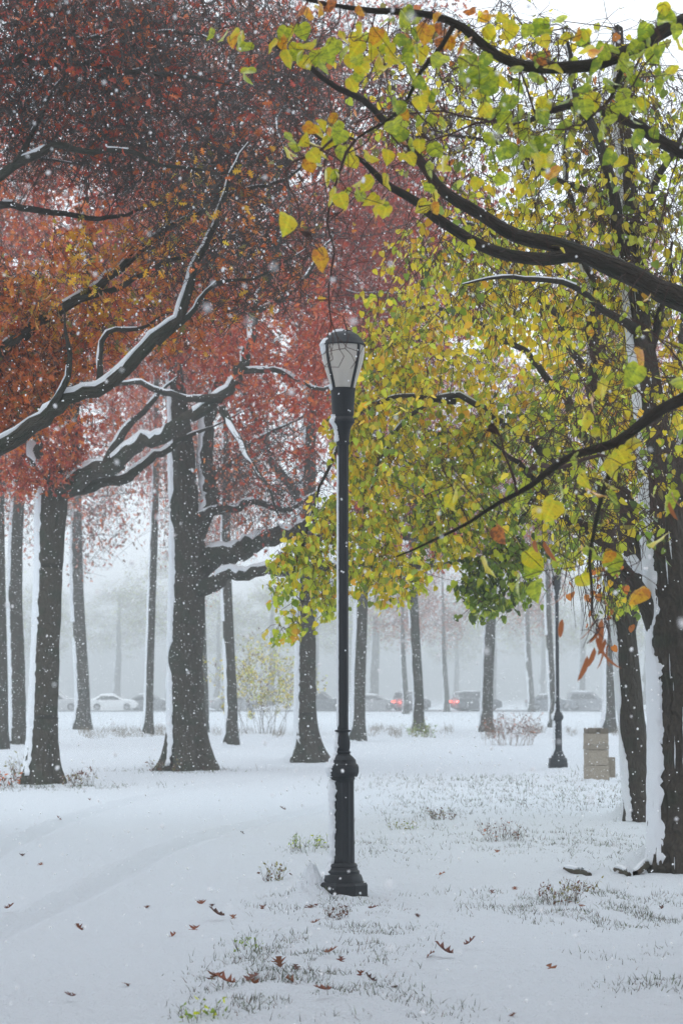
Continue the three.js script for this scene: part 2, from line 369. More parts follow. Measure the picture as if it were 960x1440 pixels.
  const nodes = colonize(skeleton, targets, { step: o.step ?? 0.3, kill: o.kill ?? 0.32, rand, droop: o.droop ?? 0, jitter: o.jitter ?? 0.25, iter: o.iter ?? 90 });
  // radii: pipe model
  const r = new Float64Array(nodes.length), tip = o.tip ?? 0.006, ex = 2.2, kids = nodes.map(() => []);
  for (let k = nodes.length - 1; k >= 0; k--) { r[k] = Math.max(tip, Math.pow(r[k], 1 / ex)); const p = nodes[k].parent; if (p >= 0) { r[p] += Math.pow(r[k], ex); kids[p].push(k); } }
  const twigs = new MB(), thinSnow = new MB(); let made = 0;
  const cap = o.maxR ?? 0.06;
  const startsFrom = (k0, from) => { // follow the thickest child
    const pts = from ? [from.clone()] : [], rad = from ? [Math.min(cap, r[k0])] : []; let k = k0;
    for (;;) {
      pts.push(nodes[k].p); rad.push(Math.min(cap, r[k]));
      if (!kids[k].length) break;
      let best = kids[k][0]; for (const c of kids[k]) if (r[c] > r[best]) best = c;
      for (const c of kids[k]) if (c !== best) startsFrom(c, nodes[k].p);
      k = best;
    }
    if (pts.length < 2) return;
    for (let j = 1; j < rad.length; j++) rad[j] = Math.max(tip * 0.6, Math.min(rad[j], rad[0] * (1 - 0.75 * j / rad.length)));
    const big = rad[0]; twigs.tube(pts, rad, big > 0.025 ? 7 : big > 0.01 ? 4 : 3, { capEnd: big > 0.02 });
    if (big > 0.009 && rand() < (o.twigSnow ?? 0.6)) { let e = pts.length; while (e > 2 && rad[e - 1] < 0.006) e--; thinSnow.snow(pts.slice(0, e), rad.slice(0, e), { half: 0.9, thick: Math.min(0.03, big * 0.6), seed: o.seed + made * 0.37, cover: o.twigCover ?? 0.05, n: 3, freq: 1.3 }); }
    made++;
  };
  for (let k = 0; k < nodes.length; k++) if (nodes[k].parent < 0) for (const c of kids[k]) startsFrom(c, nodes[k].p);
  // leaf sprays
  const mats = [], cols = [], m4 = new THREE.Matrix4(), q1 = new THREE.Quaternion(), dir = V(), e1 = new THREE.Euler(), sc = V();
  targets.forEach((p, a) => {
    const c = info[a], n = Math.round((c.leaves ?? 10) * (0.6 + 0.8 * rand())), tw = c.twiglets ?? 3, R = c.spray ?? 0.3;
    const tone = noise3(p.x * 0.5, p.y * 0.5, p.z * 0.5 + 40), table = typeof c.colors === 'function' ? c.colors(p, tone) : c.colors;
    const ends = [];
    for (let k = 0; k < tw; k++) {
      dir.set(rand() - 0.5, rand() - 0.5 - (c.hang ?? 0), rand() - 0.5).normalize();
      const mid = p.clone().addScaledVector(dir, R * 0.5); mid.x += (rand() - 0.5) * R * 0.3; mid.y += (rand() - 0.5) * R * 0.3;
      const end = p.clone().addScaledVector(dir, R * (0.8 + 0.5 * rand())); end.y -= (c.hang ?? 0) * R * 0.5;
      const tr = o.twigletR ?? 0.005; twigs.tube([p, mid, end], [tr * 1.3, tr, tr * 0.7], 3, { capEnd: false }); ends.push([p, mid, end]);
    }
    for (let k = 0; k < n; k++) {
      const E = ends[k % ends.length] ?? [p, p, p], f = Math.sqrt(rand()), pos = f < 0.5 ? E[0].clone().lerp(E[1], f * 2) : E[1].clone().lerp(E[2], f * 2 - 1);
      pos.x += (rand() - 0.5) * R * 0.45; pos.y += (rand() - 0.5) * R * 0.45; pos.z += (rand() - 0.5) * R * 0.45;
      if (c.hang) e1.set((rand() - 0.5) * 1.6, rand() * 6.28, (rand() - 0.5) * 1.5, 'YXZ'); else e1.set(rand() * 6.28, rand() * 6.28, rand() * 6.28);
      const s = (c.size ?? 0.1) * (0.65 + 0.6 * rand());
      mats.push(m4.compose(pos.sub(base), q1.setFromEuler(e1), sc.set(s, s, s)).clone());
      const col = pick(rand, table), v = 0.75 + 0.5 * rand(), y = 0.9 + 0.2 * rand(); cols.push(rgb(col[0] * v, col[1] * v * y, col[2] * v));
    }
  });
  if (!twigs.empty) part('branches', twigs.geo(base), o.twigMat ?? M.twigOak, t, 'stuff');
  if (!thinSnow.empty) part('branch_snow', thinSnow.geo(base, true), M.snow, t, 'stuff');
  if (mats.length) {
    const im = new THREE.InstancedMesh(o.leafGeo, o.leafMat ?? M.leaf, mats.length); im.name = 'foliage'; im.userData.kind = 'stuff'; im.castShadow = im.receiveShadow = true;
    mats.forEach((m, k) => { im.setMatrixAt(k, m); im.setColorAt(k, cols[k]); }); t.add(im);
  }
  return t;
}

// @@TREES
// ---------------------------------------------------------------- oaks over the path
const redMix = (p, t) => t > 0.15 ? { red: 4, rust: 5, crimson: 1, orange: 1 } : { crimson: 3, red: 4, brown: 2, rust: 2.5 };
const orangeMix = (p, t) => t > 0.1 ? { orange: 6, gold: 4, olive: 1, rust: 2, yellow: 1 } : { rust: 4, orange: 5, gold: 1.2, brown: 1.5, red: 1, olive: 1 };
const darkMix = { crimson: 2.5, brown: 3, red: 3.5, rust: 3 };

makeTree({ // large oak left of the path, forked over the lawn
  name: 'oak_tree', label: 'snow streaked oak with one long limb sloping up over the snowy lawn, beside weeds', group: 'oaks along the path', seed: 21, base: floorAt(64, 1097), flare: 0.5,
  trunk: [[60, 1097, 37.4, 22], [62, 1000, 37.4, 19], [66, 900, 37.4, 18.5], [70, 800, 37.4, 19], [73, 720, 37.4, 21], [78, 672, 37.4, 20]], bare: 0.95,
  limbs: [
    [[74, 690, 37.4, 16], [120, 672, 37.2, 13.5], [180, 636, 37, 12], [250, 597, 36.8, 10], [300, 566, 36.6, 8.5], [328, 535, 36.6, 7.6], [346, 490, 36.6, 6.8], [360, 440, 36.8, 5.4], [378, 385, 37, 4], [410, 300, 37, 2]],
    [[90, 690, 37.4, 10], [140, 683, 37.7, 8], [186, 664, 38, 7], [212, 648, 38, 6], [250, 620, 38.2, 4.5], [300, 600, 38.5, 2.5]],
    [[76, 690, 37.4, 13], [50, 630, 37.6, 11], [20, 560, 38, 9], [-30, 470, 38.5, 6], [-60, 380, 39, 3]],
    [[80, 685, 37.4, 15], [104, 600, 37.8, 12], [100, 500, 38.2, 10], [125, 380, 38.6, 7], [120, 260, 39, 4], [140, 140, 39, 2]],
    [[310, 560, 36.6, 6], [270, 560, 36.2, 4.5], [190, 540, 35.8, 3.6], [120, 545, 35.5, 2]],
    [[330, 520, 36.6, 5], [400, 525, 36.2, 4], [450, 545, 36, 2.5], [500, 540, 36, 1.5]],
    [[350, 445, 36.8, 4], [420, 400, 36.5, 3], [470, 330, 36.5, 2]],
    [[150, 655, 37.1, 7], [172, 610, 37, 5.5], [205, 575, 37, 4], [250, 530, 37, 2.5]],
    [[312, 575, 36.6, 5], [340, 625, 36.2, 4], [372, 680, 36, 2.5], [395, 730, 36, 1.3]],
  ],
  crowns: [
    { at: [42, 632, 37.4], r: [85, 62, 1.4], n: 230, leaves: 22, size: 0.10, spray: 0.26, colors: { red: 5, rust: 5, crimson: 2, orange: 1 }, gap: 0.0 },
    { at: [90, 400, 38.2], r: [210, 220, 3.2], n: 650, leaves: 15, twiglets: 4, size: 0.11, spray: 0.32, colors: redMix, gap: 0.12 },
    { at: [400, 510, 37.6], r: [130, 140, 2.4], n: 300, leaves: 18, size: 0.10, spray: 0.26, colors: { red: 6, rust: 4, crimson: 3, orange: 0.4 }, gap: 0.18 },
    { at: [380, 660, 36.5], r: [90, 70, 1.6], n: 130, leaves: 2, twiglets: 4, size: 0.09, spray: 0.35, colors: redMix, gap: -0.3 },
    { at: [230, 120, 39], r: [300, 170, 3], n: 750, leaves: 8, twiglets: 5, size: 0.11, spray: 0.45, colors: darkMix, gap: 0.05 },
  ], leafGeo: G.oakLow, clump: 0.75,
});
makeTree({ // thick double-stemmed oak
  name: 'oak_tree', label: 'thickest oak trunk, with two heavy snow topped limbs reaching sideways behind the lamp post', group: 'oaks along the path', seed: 22, base: floorAt(266, 1081), flare: 0.7, flareH: 0.42,
  trunk: [[266, 1081, 42.9, 27], [262, 1000, 42.9, 25], [262, 900, 42.9, 24], [264, 840, 42.9, 25], [264, 780, 42.9, 24], [260, 720, 42.9, 20], [256, 640, 42.9, 18], [250, 560, 42.9, 13], [235, 440, 43, 8], [230, 320, 43, 4]], bare: 0.8, wind: { cover: 0.45, half: 0.6 },
  limbs: [
    [[262, 842, 42.9, 12], [300, 818, 42.6, 11], [350, 806, 42.4, 9], [420, 800, 42.2, 8], [490, 792, 42, 7], [570, 800, 42, 5], [640, 790, 42, 3], [700, 800, 42, 1.5]],
    [[272, 800, 42.9, 18], [320, 775, 43, 15], [380, 757, 43.2, 13], [450, 742, 43.5, 11], [520, 735, 43.8, 8], [600, 760, 44, 5], [660, 745, 44, 2.5]],
    [[272, 745, 42.9, 9], [290, 722, 42.8, 7], [330, 716, 42.6, 6], [355, 708, 42.6, 5.5], [400, 715, 42.6, 4], [450, 690, 42.6, 3]],
    [[270, 770, 42.9, 14], [292, 690, 43, 12], [288, 640, 43, 11], [305, 560, 43.1, 8], [330, 430, 43.3, 5], [360, 300, 43.5, 3]],
    [[290, 680, 43, 6], [320, 655, 42.9, 4.5], [360, 620, 43, 3], [420, 590, 43, 2]],
  ],
  crowns: [
    { at: [300, 300, 43.2], r: [290, 300, 3.6], n: 1150, leaves: 14, twiglets: 4, size: 0.115, spray: 0.36, colors: redMix, gap: 0.18 },
    { at: [540, 380, 43.4], r: [160, 170, 3], n: 560, leaves: 18, size: 0.105, spray: 0.34, colors: { crimson: 6, red: 5, brown: 1 }, gap: -0.05 },
    { at: [560, 740, 43], r: [130, 60, 2], n: 150, leaves: 9, size: 0.10, spray: 0.34, colors: { red: 4, rust: 2, brown: 2 }, gap: 0.05 },
    { at: [380, 690, 43], r: [110, 70, 2], n: 120, leaves: 5, twiglets: 4, size: 0.10, spray: 0.4, colors: redMix, gap: -0.1 },
  ], leafGeo: G.oakLow, clump: 0.7,
});
makeTree({ // near oak whose trunk stands beside the frame
  name: 'oak_tree', label: 'near oak with orange leaves and a long mossy snow lined limb curving upward', group: 'oaks along the path', seed: 23, base: V(at(-190, 900, 23).x, ground(at(-190, 900, 23).x, -23), -23),
  trunk: [[-190, 1172, 23, 42], [-190, 1000, 23, 34], [-185, 850, 23, 33], [-170, 740, 23, 33], [-172, 560, 23.4, 26], [-190, 350, 23.8, 18], [-200, 100, 24, 9]], bare: 0.6,
  limbs: [
    Object.assign([[-160, 745, 23, 18.2], [-70, 672, 23, 13.7], [10, 618, 23, 12.2], [80, 578, 23, 10.6], [150, 540, 23, 9.9], [215, 487, 23, 9.1], [255, 425, 22.9, 6.8], [288, 350, 22.8, 4.6], [315, 270, 22.6, 2.7], [350, 200, 22.4, 1.5]], { snow: 0.34 }),
    Object.assign([[-170, 560, 23.4, 15.2], [-60, 520, 23.6, 11.4], [30, 475, 23.8, 8.4], [130, 408, 24, 6.8], [200, 350, 24, 5.3], [290, 290, 24, 3.4], [400, 250, 24, 1.9], [470, 180, 24, 1.1]], { snow: 0.15 }),
    Object.assign([[-175, 480, 23.5, 12.2], [-60, 330, 23.2, 9.1], [20, 235, 23, 6.8], [70, 212, 22.8, 5.3], [150, 212, 22.6, 3.8], [260, 235, 22.4, 2.3], [350, 250, 22.2, 1.1]], { snow: -0.45 }),
    Object.assign([[-180, 420, 23.6, 10.6], [-90, 290, 24, 6.8], [0, 288, 24, 5.3], [80, 297, 24, 4.2], [160, 302, 24, 3.0], [250, 280, 24, 1.5]], { snow: -0.3 }),
    [[-190, 330, 23.8, 10.6], [-60, 160, 23.4, 6.8], [0, 90, 23.2, 6.1], [120, 92, 23, 4.6], [220, 105, 22.8, 3.4], [330, 120, 22.6, 1.9]],
    [[-190, 250, 23.8, 7.6], [-50, 60, 23.6, 5.3], [60, -20, 23.4, 3.8]],
    [[60, 590, 23, 5.3], [88, 545, 22.9, 4.2], [98, 500, 22.8, 3.8], [92, 440, 22.7, 2.3]],
    [[140, 545, 23, 4.6], [150, 470, 23.2, 3.4], [190, 466, 23.3, 2.7], [240, 440, 23.4, 1.5]],
    [[220, 482, 23, 5.3], [270, 440, 22.9, 3.4], [300, 400, 22.8, 2.3], [360, 388, 22.7, 1.8], [430, 350, 22.6, 1.1]],
    [[100, 425, 23.9, 4.6], [180, 400, 23.8, 3.8], [250, 362, 23.6, 3.0], [330, 330, 23.5, 1.5]],
    [[20, 235, 23, 3.8], [60, 160, 23, 3.0], [95, 100, 23, 1.9]],
    [[0, 90, 23.2, 3.8], [90, 60, 23, 3.0], [200, 40, 23, 2.3], [330, 60, 23, 1.2]],
  ],
  crowns: [
    { at: [150, 420, 24.2], r: [190, 95, 1.2], n: 260, leaves: 8, size: 0.10, spray: 0.2, colors: orangeMix, gap: -0.1 },
    { at: [10, 545, 24.2], r: [115, 75, 0.9], n: 170, leaves: 15, size: 0.095, spray: 0.22, colors: { orange: 5, rust: 5, brown: 2, olive: 1 }, gap: -0.1 },
    { at: [40, 470, 24.4], r: [130, 90, 1.0], n: 150, leaves: 11, size: 0.095, spray: 0.2, colors: orangeMix, gap: -0.1 },
    { at: [330, 330, 23.4], r: [140, 120, 1.6], n: 320, leaves: 3, twiglets: 5, size: 0.09, spray: 0.38, colors: orangeMix, gap: -0.3 },
    { at: [200, 130, 24.0], r: [330, 170, 2.0], n: 900, leaves: 3, twiglets: 6, size: 0.09, spray: 0.45, colors: darkMix, gap: -0.3 },
    { at: [60, 60, 23.4], r: [200, 110, 1.8], n: 400, leaves: 6, twiglets: 5, size: 0.09, spray: 0.36, colors: darkMix, gap: -0.3 },
  ], leafGeo: G.oak, clump: 1.1, step: 0.2, kill: 0.22, tip: 0.0045, twigletR: 0.004, jitter: 0.3, limbSnow: { cover: -0.12, thick: 0.35, half: 0.8 }, twigSnow: 0.3,
});
makeTree({ // oak behind the lamp
  name: 'oak_tree', label: 'straight oak directly behind the lamp post with a snow stripe down its windward side', group: 'oaks along the path', seed: 24, base: floorAt(434, 1068), flare: 0.7,
  trunk: [[434, 1068, 49, 17], [430, 1000, 49, 14.5], [430, 900, 49, 13.5], [430, 800, 49, 13], [434, 650, 49, 10], [440, 480, 49, 7], [450, 300, 49.2, 4]], bare: 0.5,
  limbs: [
    [[430, 790, 49, 7], [480, 700, 49.5, 5], [540, 600, 50, 3]], [[432, 720, 49, 7], [370, 620, 49, 5], [330, 500, 49, 3]],
  ],
  crowns: [
    { at: [430, 330, 49.5], r: [270, 320, 4], n: 1000, leaves: 13, twiglets: 4, size: 0.125, spray: 0.38, colors: { crimson: 5, red: 4, brown: 2, rust: 1 }, gap: 0.05 },
    { at: [380, 40, 50], r: [300, 140, 4], n: 700, leaves: 7, twiglets: 5, size: 0.12, spray: 0.45, colors: darkMix, gap: -0.2 },
  ], leafGeo: G.oakLow, clump: 0.65,
});
makeTree({ // oak at the far left edge
  name: 'oak_tree', label: 'slim oak trunk half hidden beside the larger forked oak', group: 'oaks behind the path', seed: 25, base: floorAt(26, 1046), flare: 0.5,
  trunk: [[26, 1046, 66, 11], [25, 950, 66, 10.5], [22, 850, 66, 10], [25, 720, 66, 9], [40, 560, 66, 7], [60, 350, 66, 4]], bare: 0.45,
  crowns: [{ at: [40, 420, 66], r: [200, 330, 4.5], n: 900, leaves: 18, size: 0.14, spray: 0.5, colors: redMix, gap: 0.0 }], leafGeo: G.oakLow, clump: 0.5, step: 0.45, kill: 0.5,
});

// ---------------------------------------------------------------- lindens beside the path
const lindenMix = (p, t) => t > 0.15 ? { yellow: 9, lime: 3.5, gold: 3, green: 0.8 } : t > -0.35 ? { lime: 5, yellow: 7, green: 1.8, gold: 1.3 } : { lime: 6, green: 3.5, olive: 1, yellow: 4, dark: 0.8 };
const greenMix = { green: 4, lime: 6, dark: 1.3, yellow: 2.5, olive: 1 };
makeTree({
  name: 'linden_tree', label: 'leaning linden with yellow green crown, growing beside the beige stone pillar', group: 'lindens beside the path', seed: 31, near: true, ridge: 0.035, base: floorAt(905, 1157), flare: 0.35, bark: M.barkLinden, twigMat: M.twigLinden,
  trunk: [[906, 1157, 24.9, 23], [897, 1100, 24.9, 20], [886, 1000, 24.9, 17.5], [878, 900, 24.9, 16], [872, 850, 24.9, 16], [858, 780, 24.8, 13], [846, 700, 24.6, 11], [852, 600, 24.4, 9], [840, 470, 24.3, 7], [800, 330, 24.2, 4]], bare: 0.55, wind: { half: 0.55, cover: 0.6, thick: 0.018, ragged: 0.22 },
  limbs: [
    [[880, 885, 24.9, 10], [905, 800, 25.2, 9], [930, 690, 25.6, 7], [950, 520, 26, 5], [960, 350, 26.2, 3]],
    [[852, 740, 24.7, 8], [780, 650, 24.4, 6], [720, 600, 24, 5], [640, 560, 23.8, 4], [560, 600, 23.6, 2.5], [520, 690, 23.4, 1.6]],
    [[848, 660, 24.6, 7], [780, 540, 24.4, 5], [700, 470, 24.4, 4], [600, 430, 24.4, 2.5], [520, 480, 24.4, 1.6]],
    [[846, 560, 24.4, 6], [760, 420, 24, 4], [690, 330, 24, 2.5], [620, 300, 24, 1.5]],
    [[640, 565, 23.8, 3.2], [540, 560, 23.6, 2.8], [470, 640, 23.4, 2.4], [430, 740, 23.2, 2], [410, 830, 23.2, 1.2]],
    [[780, 655, 24.4, 4], [740, 720, 24.2, 3], [700, 790, 24.2, 1.8]],
  ],
  crowns: [
    { at: [590, 600, 24], r: [120, 200, 1.4], n: 430, leaves: 8, twiglets: 4, size: 0.078, spray: 0.2, hang: 0.4, colors: lindenMix, gap: -0.25 },
    { at: [700, 470, 24.6], r: [220, 190, 1.8], n: 430, leaves: 7, twiglets: 4, size: 0.078, spray: 0.2, hang: 0.4, colors: lindenMix, gap: -0.2 },
    { at: [720, 680, 24.4], r: [150, 130, 1.4], n: 310, leaves: 8, twiglets: 4, size: 0.078, spray: 0.2, hang: 0.4, colors: greenMix, gap: -0.25 },
    ...[[712, 775, 60, 26, 34, 9], [682, 815, 34, 26, 26, 11], [668, 845, 16, 18, 9, 9], [708, 838, 14, 22, 9, 9], [740, 815, 26, 20, 12, 8]].map(([x, y, rx, ry, n, leaves]) => ({ at: [x, y, 24.2], r: [rx, ry, 0.4], n, leaves, size: 0.075, spray: 0.18, hang: 0.3, colors: { green: 6, dark: 3, lime: 2 }, gap: -0.35 })),
    ...[[470, 720, 46, 34, 26], [436, 748, 40, 30, 24], [402, 770, 26, 22, 13], [385, 815, 14, 14, 5], [430, 800, 30, 34, 20], [458, 830, 22, 46, 16], [412, 858, 16, 26, 8], [470, 790, 30, 40, 16], [395, 880, 10, 12, 3]].map(([x, y, rx, ry, n]) => ({ at: [x, y, 23.2], r: [rx, ry, 0.4], n, leaves: 8, size: 0.074, spray: 0.18, hang: 0.5, colors: { lime: 6, yellow: 3.5, green: 2.5, gold: 0.8 }, gap: -0.4 })),
    { at: [560, 770, 23.6], r: [90, 60, 0.8], n: 90, leaves: 8, size: 0.076, spray: 0.2, hang: 0.5, colors: { lime: 5, yellow: 5, gold: 1.2, green: 2 }, gap: -0.1 },
    { at: [500, 650, 23.6], r: [40, 120, 0.5], n: 90, leaves: 9, size: 0.072, spray: 0.16, hang: 0.5, colors: { lime: 5, yellow: 5, gold: 1.5, green: 2 }, gap: -0.4 },
    { at: [840, 600, 25.6], r: [130, 200, 1.4], n: 210, leaves: 7, size: 0.078, spray: 0.2, hang: 0.4, colors: greenMix, gap: -0.2 },
    { at: [870, 840, 24.6], r: [35, 22, 0.3], n: 16, leaves: 8, size: 0.075, spray: 0.14, hang: 0.3, colors: { lime: 4, green: 4, yellow: 2 }, gap: -1 },
  ], leafGeo: G.lindenLow, leafMat: M.leafThin, clump: 1.0, step: 0.18, kill: 0.2, tip: 0.0034, twigletR: 0.0028, droop: 0.08, twigSnow: 0.15, limbSnow: { cover: -0.05, half: 0.7 },
});
makeTree({
  name: 'linden_tree', label: 'large forked linden with dark furrowed bark and wide snow band, sticks lying at its foot', group: 'lindens beside the path', seed: 32, near: true, ridge: 0.06, base: floorAt(956, 1218), flare: 0.3, bark: M.barkLinden, twigMat: M.twigLinden,
  trunk: [[955, 1218, 18.4, 38], [951, 1120, 18.4, 37], [949, 1000, 18.4, 36], [945, 900, 18.4, 35], [940, 820, 18.4, 33], [932, 740, 18.4, 30], [925, 660, 18.4, 26], [912, 560, 18.5, 20], [898, 460, 18.6, 17], [888, 360, 18.7, 15], [882, 260, 18.8, 13], [874, 160, 18.9, 10], [868, 40, 19, 7]], bare: 0.5, wind: { half: 0.68, cover: 0.75, thick: 0.018, ragged: 0.24 },
  limbs: [
    [[930, 905, 18.4, 13], [905, 850, 18.3, 11], [868, 790, 18.1, 9], [835, 750, 18, 8], [790, 722, 17.9, 6], [740, 660, 17.8, 4], [690, 620, 17.7, 2.5]],
    [[925, 850, 18.4, 18], [893, 770, 18.6, 16], [872, 690, 18.8, 13], [848, 620, 19, 10], [838, 520, 19.2, 8], [830, 400, 19.4, 6], [800, 280, 19.5, 4], [790, 150, 19.6, 2.5]],
    [[888, 380, 18.7, 9], [862, 300, 18.5, 8], [845, 220, 18.3, 7], [815, 130, 18.2, 5], [790, 40, 18, 3.5]],
    [[900, 470, 18.6, 7], [860, 440, 18.2, 5], [800, 400, 18, 4], [730, 390, 17.8, 3], [650, 400, 17.6, 1.8]],
    [[945, 700, 18.4, 16], [980, 560, 18.6, 12], [1000, 380, 18.8, 8], [1010, 200, 19, 5]],
    [[890, 330, 18.7, 6], [930, 240, 18.6, 5], [970, 150, 18.5, 3.5]],
    [[886, 300, 18.7, 5], [790, 250, 19.2, 4], [690, 200, 19.6, 3], [600, 180, 20, 1.6]],
    [[905, 520, 18.5, 6], [930, 430, 18.8, 5], [945, 340, 19, 3.5]],
  ],
  crowns: [
    { at: [760, 330, 19], r: [200, 150, 1.3], n: 330, leaves: 5, twiglets: 4, size: 0.068, spray: 0.26, hang: 0.5, colors: lindenMix, gap: -0.2 },
    { at: [700, 130, 19.4], r: [230, 130, 1.4], n: 330, leaves: 3, twiglets: 5, size: 0.068, spray: 0.34, hang: 0.3, colors: { lime: 4, yellow: 4, olive: 2, orange: 1 }, gap: -0.2 },
    { at: [900, 250, 19], r: [110, 220, 1.2], n: 260, leaves: 4, twiglets: 5, size: 0.068, spray: 0.3, hang: 0.4, colors: { lime: 4, green: 3, yellow: 3, olive: 2 }, gap: -0.2 },
    { at: [850, 620, 17.4], r: [120, 160, 0.7], n: 170, leaves: 3, size: 0.068, spray: 0.3, hang: 0.35, twiglets: 4, colors: lindenMix, gap: -0.5 },
    { at: [920, 600, 19], r: [80, 180, 0.8], n: 140, leaves: 8, size: 0.068, spray: 0.2, hang: 0.5, colors: lindenMix, gap: -0.3 },
    { at: [840, 820, 17.3], r: [50, 60, 0.3], n: 22, leaves: 1, size: 0.06, spray: 0.22, hang: 0.8, twiglets: 3, colors: { orange: 1 }, gap: -1 },
  ], leafGeo: G.lindenLow, leafMat: M.leafThin, clump: 1.2, step: 0.16, kill: 0.17, tip: 0.0034, twigletR: 0.003, droop: 0.1, twigSnow: 0.12, limbSnow: { cover: -0.1, half: 0.6 },
});

// @@NEAR
// near linden beside the frame: its leaves are large enough to be told apart
{
  const rand = mulberry(77), base = V(4.1, ground(4.1, -11.2), -11.2);
  const t = thing('linden_tree', base, 'nearest linden, only its branches and large yellow green leaves reaching in overhead', 'tree', 'lindens beside the path');
  const W = ([x, y, D]) => at(x, y, D), skeleton = [];
  const px = 480 + base.x / 11.2 * F;
  const limbs = [
    [[px, 760, 11.2, 70], [1350, 620, 11.4, 40], [1150, 530, 11.7, 30], [960, 424, 12, 17], [880, 380, 12, 15], [800, 354, 12, 12], [700, 318, 12, 9.5], [640, 280, 12, 8], [575, 205, 12, 6], [520, 150, 12, 4.5], [450, 105, 12, 4], [380, 60, 12, 2.4]],
    [[820, 360, 12, 10], [740, 362, 11.9, 9], [660, 338, 11.8, 8], [600, 295, 11.7, 7], [540, 260, 11.6, 5], [500, 220, 11.5, 3], [440, 190, 11.4, 1.8]],
    [[px, 500, 11.2, 50], [1300, 200, 10.6, 24], [1100, 70, 10, 15], [960, 28, 9.6, 11], [880, 72, 9.5, 10], [790, 94, 9.4, 9], [720, 88, 9.4, 8], [640, 30, 9.4, 6], [560, 16, 9.4, 5], [480, 14, 9.4, 3.5], [400, -10, 9.4, 2.4], [310, -15, 9.4, 1.6]],
    [[px, 700, 11.2, 40], [1250, 560, 10, 16], [1060, 510, 9.2, 11], [960, 560, 9, 9], [880, 612, 9, 7], [780, 657, 9, 5], [720, 695, 9, 3.5], [650, 740, 9, 2.2], [560, 780, 9, 1.2]],
    [[px, 400, 11.2, 40], [1200, 260, 10.8, 16], [1000, 230, 10.6, 11], [930, 195, 10.6, 9], [870, 165, 10.5, 7], [800, 150, 10.5, 5], [720, 175, 10.4, 3]],
    [[880, 70, 9.5, 5], [860, 130, 9.4, 3], [820, 180, 9.3, 2]],
    [[640, 32, 9.4, 4], [600, 90, 9.3, 3], [560, 150, 9.3, 2.2], [500, 200, 9.3, 1.5]],
    [[880, 612, 9, 4.5], [850, 690, 8.9, 3.2], [825, 780, 8.8, 2.4], [835, 860, 8.7, 1.4]],
  ];
  // trunk
  const tp = [[px, 1380, 11.2, 95], [px + 6, 1000, 11.2, 78], [px, 760, 11.2, 74], [px - 4, 400, 11.2, 60], [px, 0, 11.2, 45]];
  const P = tp.map(W); P[0].y = base.y - 0.2;
  const rs = resample(P, tp.map((q) => q[3] * q[2] / F), 0.12), tb = new MB(); tb.tube(rs.pts, rs.rad, 26, { shape: (l, th, p) => 1 + 0.4 * Math.exp(-Math.max(0, p.y) / 0.3) + 0.05 * noise3(Math.cos(th) * 1.4, p.y, Math.sin(th) * 1.4) });
  const trunk = part('trunk', tb.geo(base, true), M.barkLinden, t);
  const sb = new MB(); for (const m of sb.snow(rs.pts.slice(3), rs.rad.slice(3).map((r) => r * 1.05), { each: true, dir: WIND, half: 0.9, thick: 0.03, seed: 3, cover: 0.6, n: 10, freq: 0.5 })) part('snow_crust', m.geo(base, true), M.snow, trunk);
  for (const l of limbs) {
    const { pts, rad } = resample(l.map(W), l.map((q) => q[3] * q[2] / F), 0.08), mb = new MB();
    for (let k = 1; k < pts.length; k++) { pts[k].x += 0.018 * noise2(k * 0.17, l[0][1]); pts[k].y += 0.018 * noise2(k * 0.17, l[0][1] + 40); }
    mb.tube(pts, rad, 14, { shape: (len, th, p) => 1 + 0.1 * noise3(p.x * 4 + Math.cos(th), p.y * 4, p.z * 4 + Math.sin(th)) });
    part('limb', mb.geo(base, true), M.barkLinden, t);
    for (let k = 4; k < pts.length; k++) if (pts[k].x < 2.4) skeleton.push({ p: pts[k].clone(), parent: -1 });
  }
  // leaf places
  const C = [ // px, py, rx, ry, n, distance, leafy colours
    [325, 40, 32, 34, 7, 9.4, 'y'], [345, 105, 14, 14, 2, 9.4, 'y'], [430, 55, 45, 32, 12, 9.4, 'y'], [500, 75, 60, 45, 20, 9.4, 'y'], [480, 10, 60, 12, 8, 9.4, 'o'], [575, 55, 60, 45, 22, 9.4, 'm'], [570, 140, 40, 40, 9, 9.3, 'm'],
    [440, 205, 42, 34, 14, 9.4, 'y'], [500, 235, 55, 42, 16, 9.5, 'y'], [565, 285, 55, 14, 7, 9.5, 'y'], [600, 195, 38, 38, 10, 9.3, 'm'], [470, 170, 40, 16, 6, 9.4, 'y'],
    [660, 35, 60, 30, 16, 9.3, 'o'], [700, 110, 60, 40, 18, 9.2, 'g'], [720, 175, 60, 50, 26, 9.2, 'g'], [640, 95, 40, 30, 7, 9.3, 'm'], [790, 60, 60, 45, 16, 9.2, 'm'], [800, 150, 60, 50, 22, 9.2, 'g'], [880, 100, 60, 60, 30, 9.1, 'g'], [930, 60, 40, 60, 14, 9.2, 'm'], [890, 190, 60, 40, 10, 9.3, 'g'],
    [745, 235, 40, 26, 5, 9.6, 'y'], [640, 250, 40, 30, 4, 9.6, 'y'], [720, 690, 120, 40, 3, 8.8, 'y'], [840, 660, 90, 120, 9, 8.7, 'y'],
    [690, 400, 200, 90, 16, 11.6, 's'], [860, 430, 90, 110, 10, 10.5, 's'],
  ];
  const spots = [[680, 783, 'y'], [742, 775, 'y'], [756, 792, 'l'], [824, 770, 'l'], [868, 632, 'y'], [886, 615, 'y'], [762, 706, 'l'], [844, 536, 'y'], [903, 492, 'o'], [897, 515, 'y'], [834, 556, 'y'], [906, 826, 'y'], [730, 812, 'l'], [752, 818, 'y'], [698, 741, 'o'], [934, 752, 'y'], [860, 640, 'y'], [778, 705, 'y'], [862, 778, 'y'], [816, 810, 'y'], [940, 690, 'l'], [446, 352, 'o'], [405, 303, 'y'], [955, 530, 'l']];
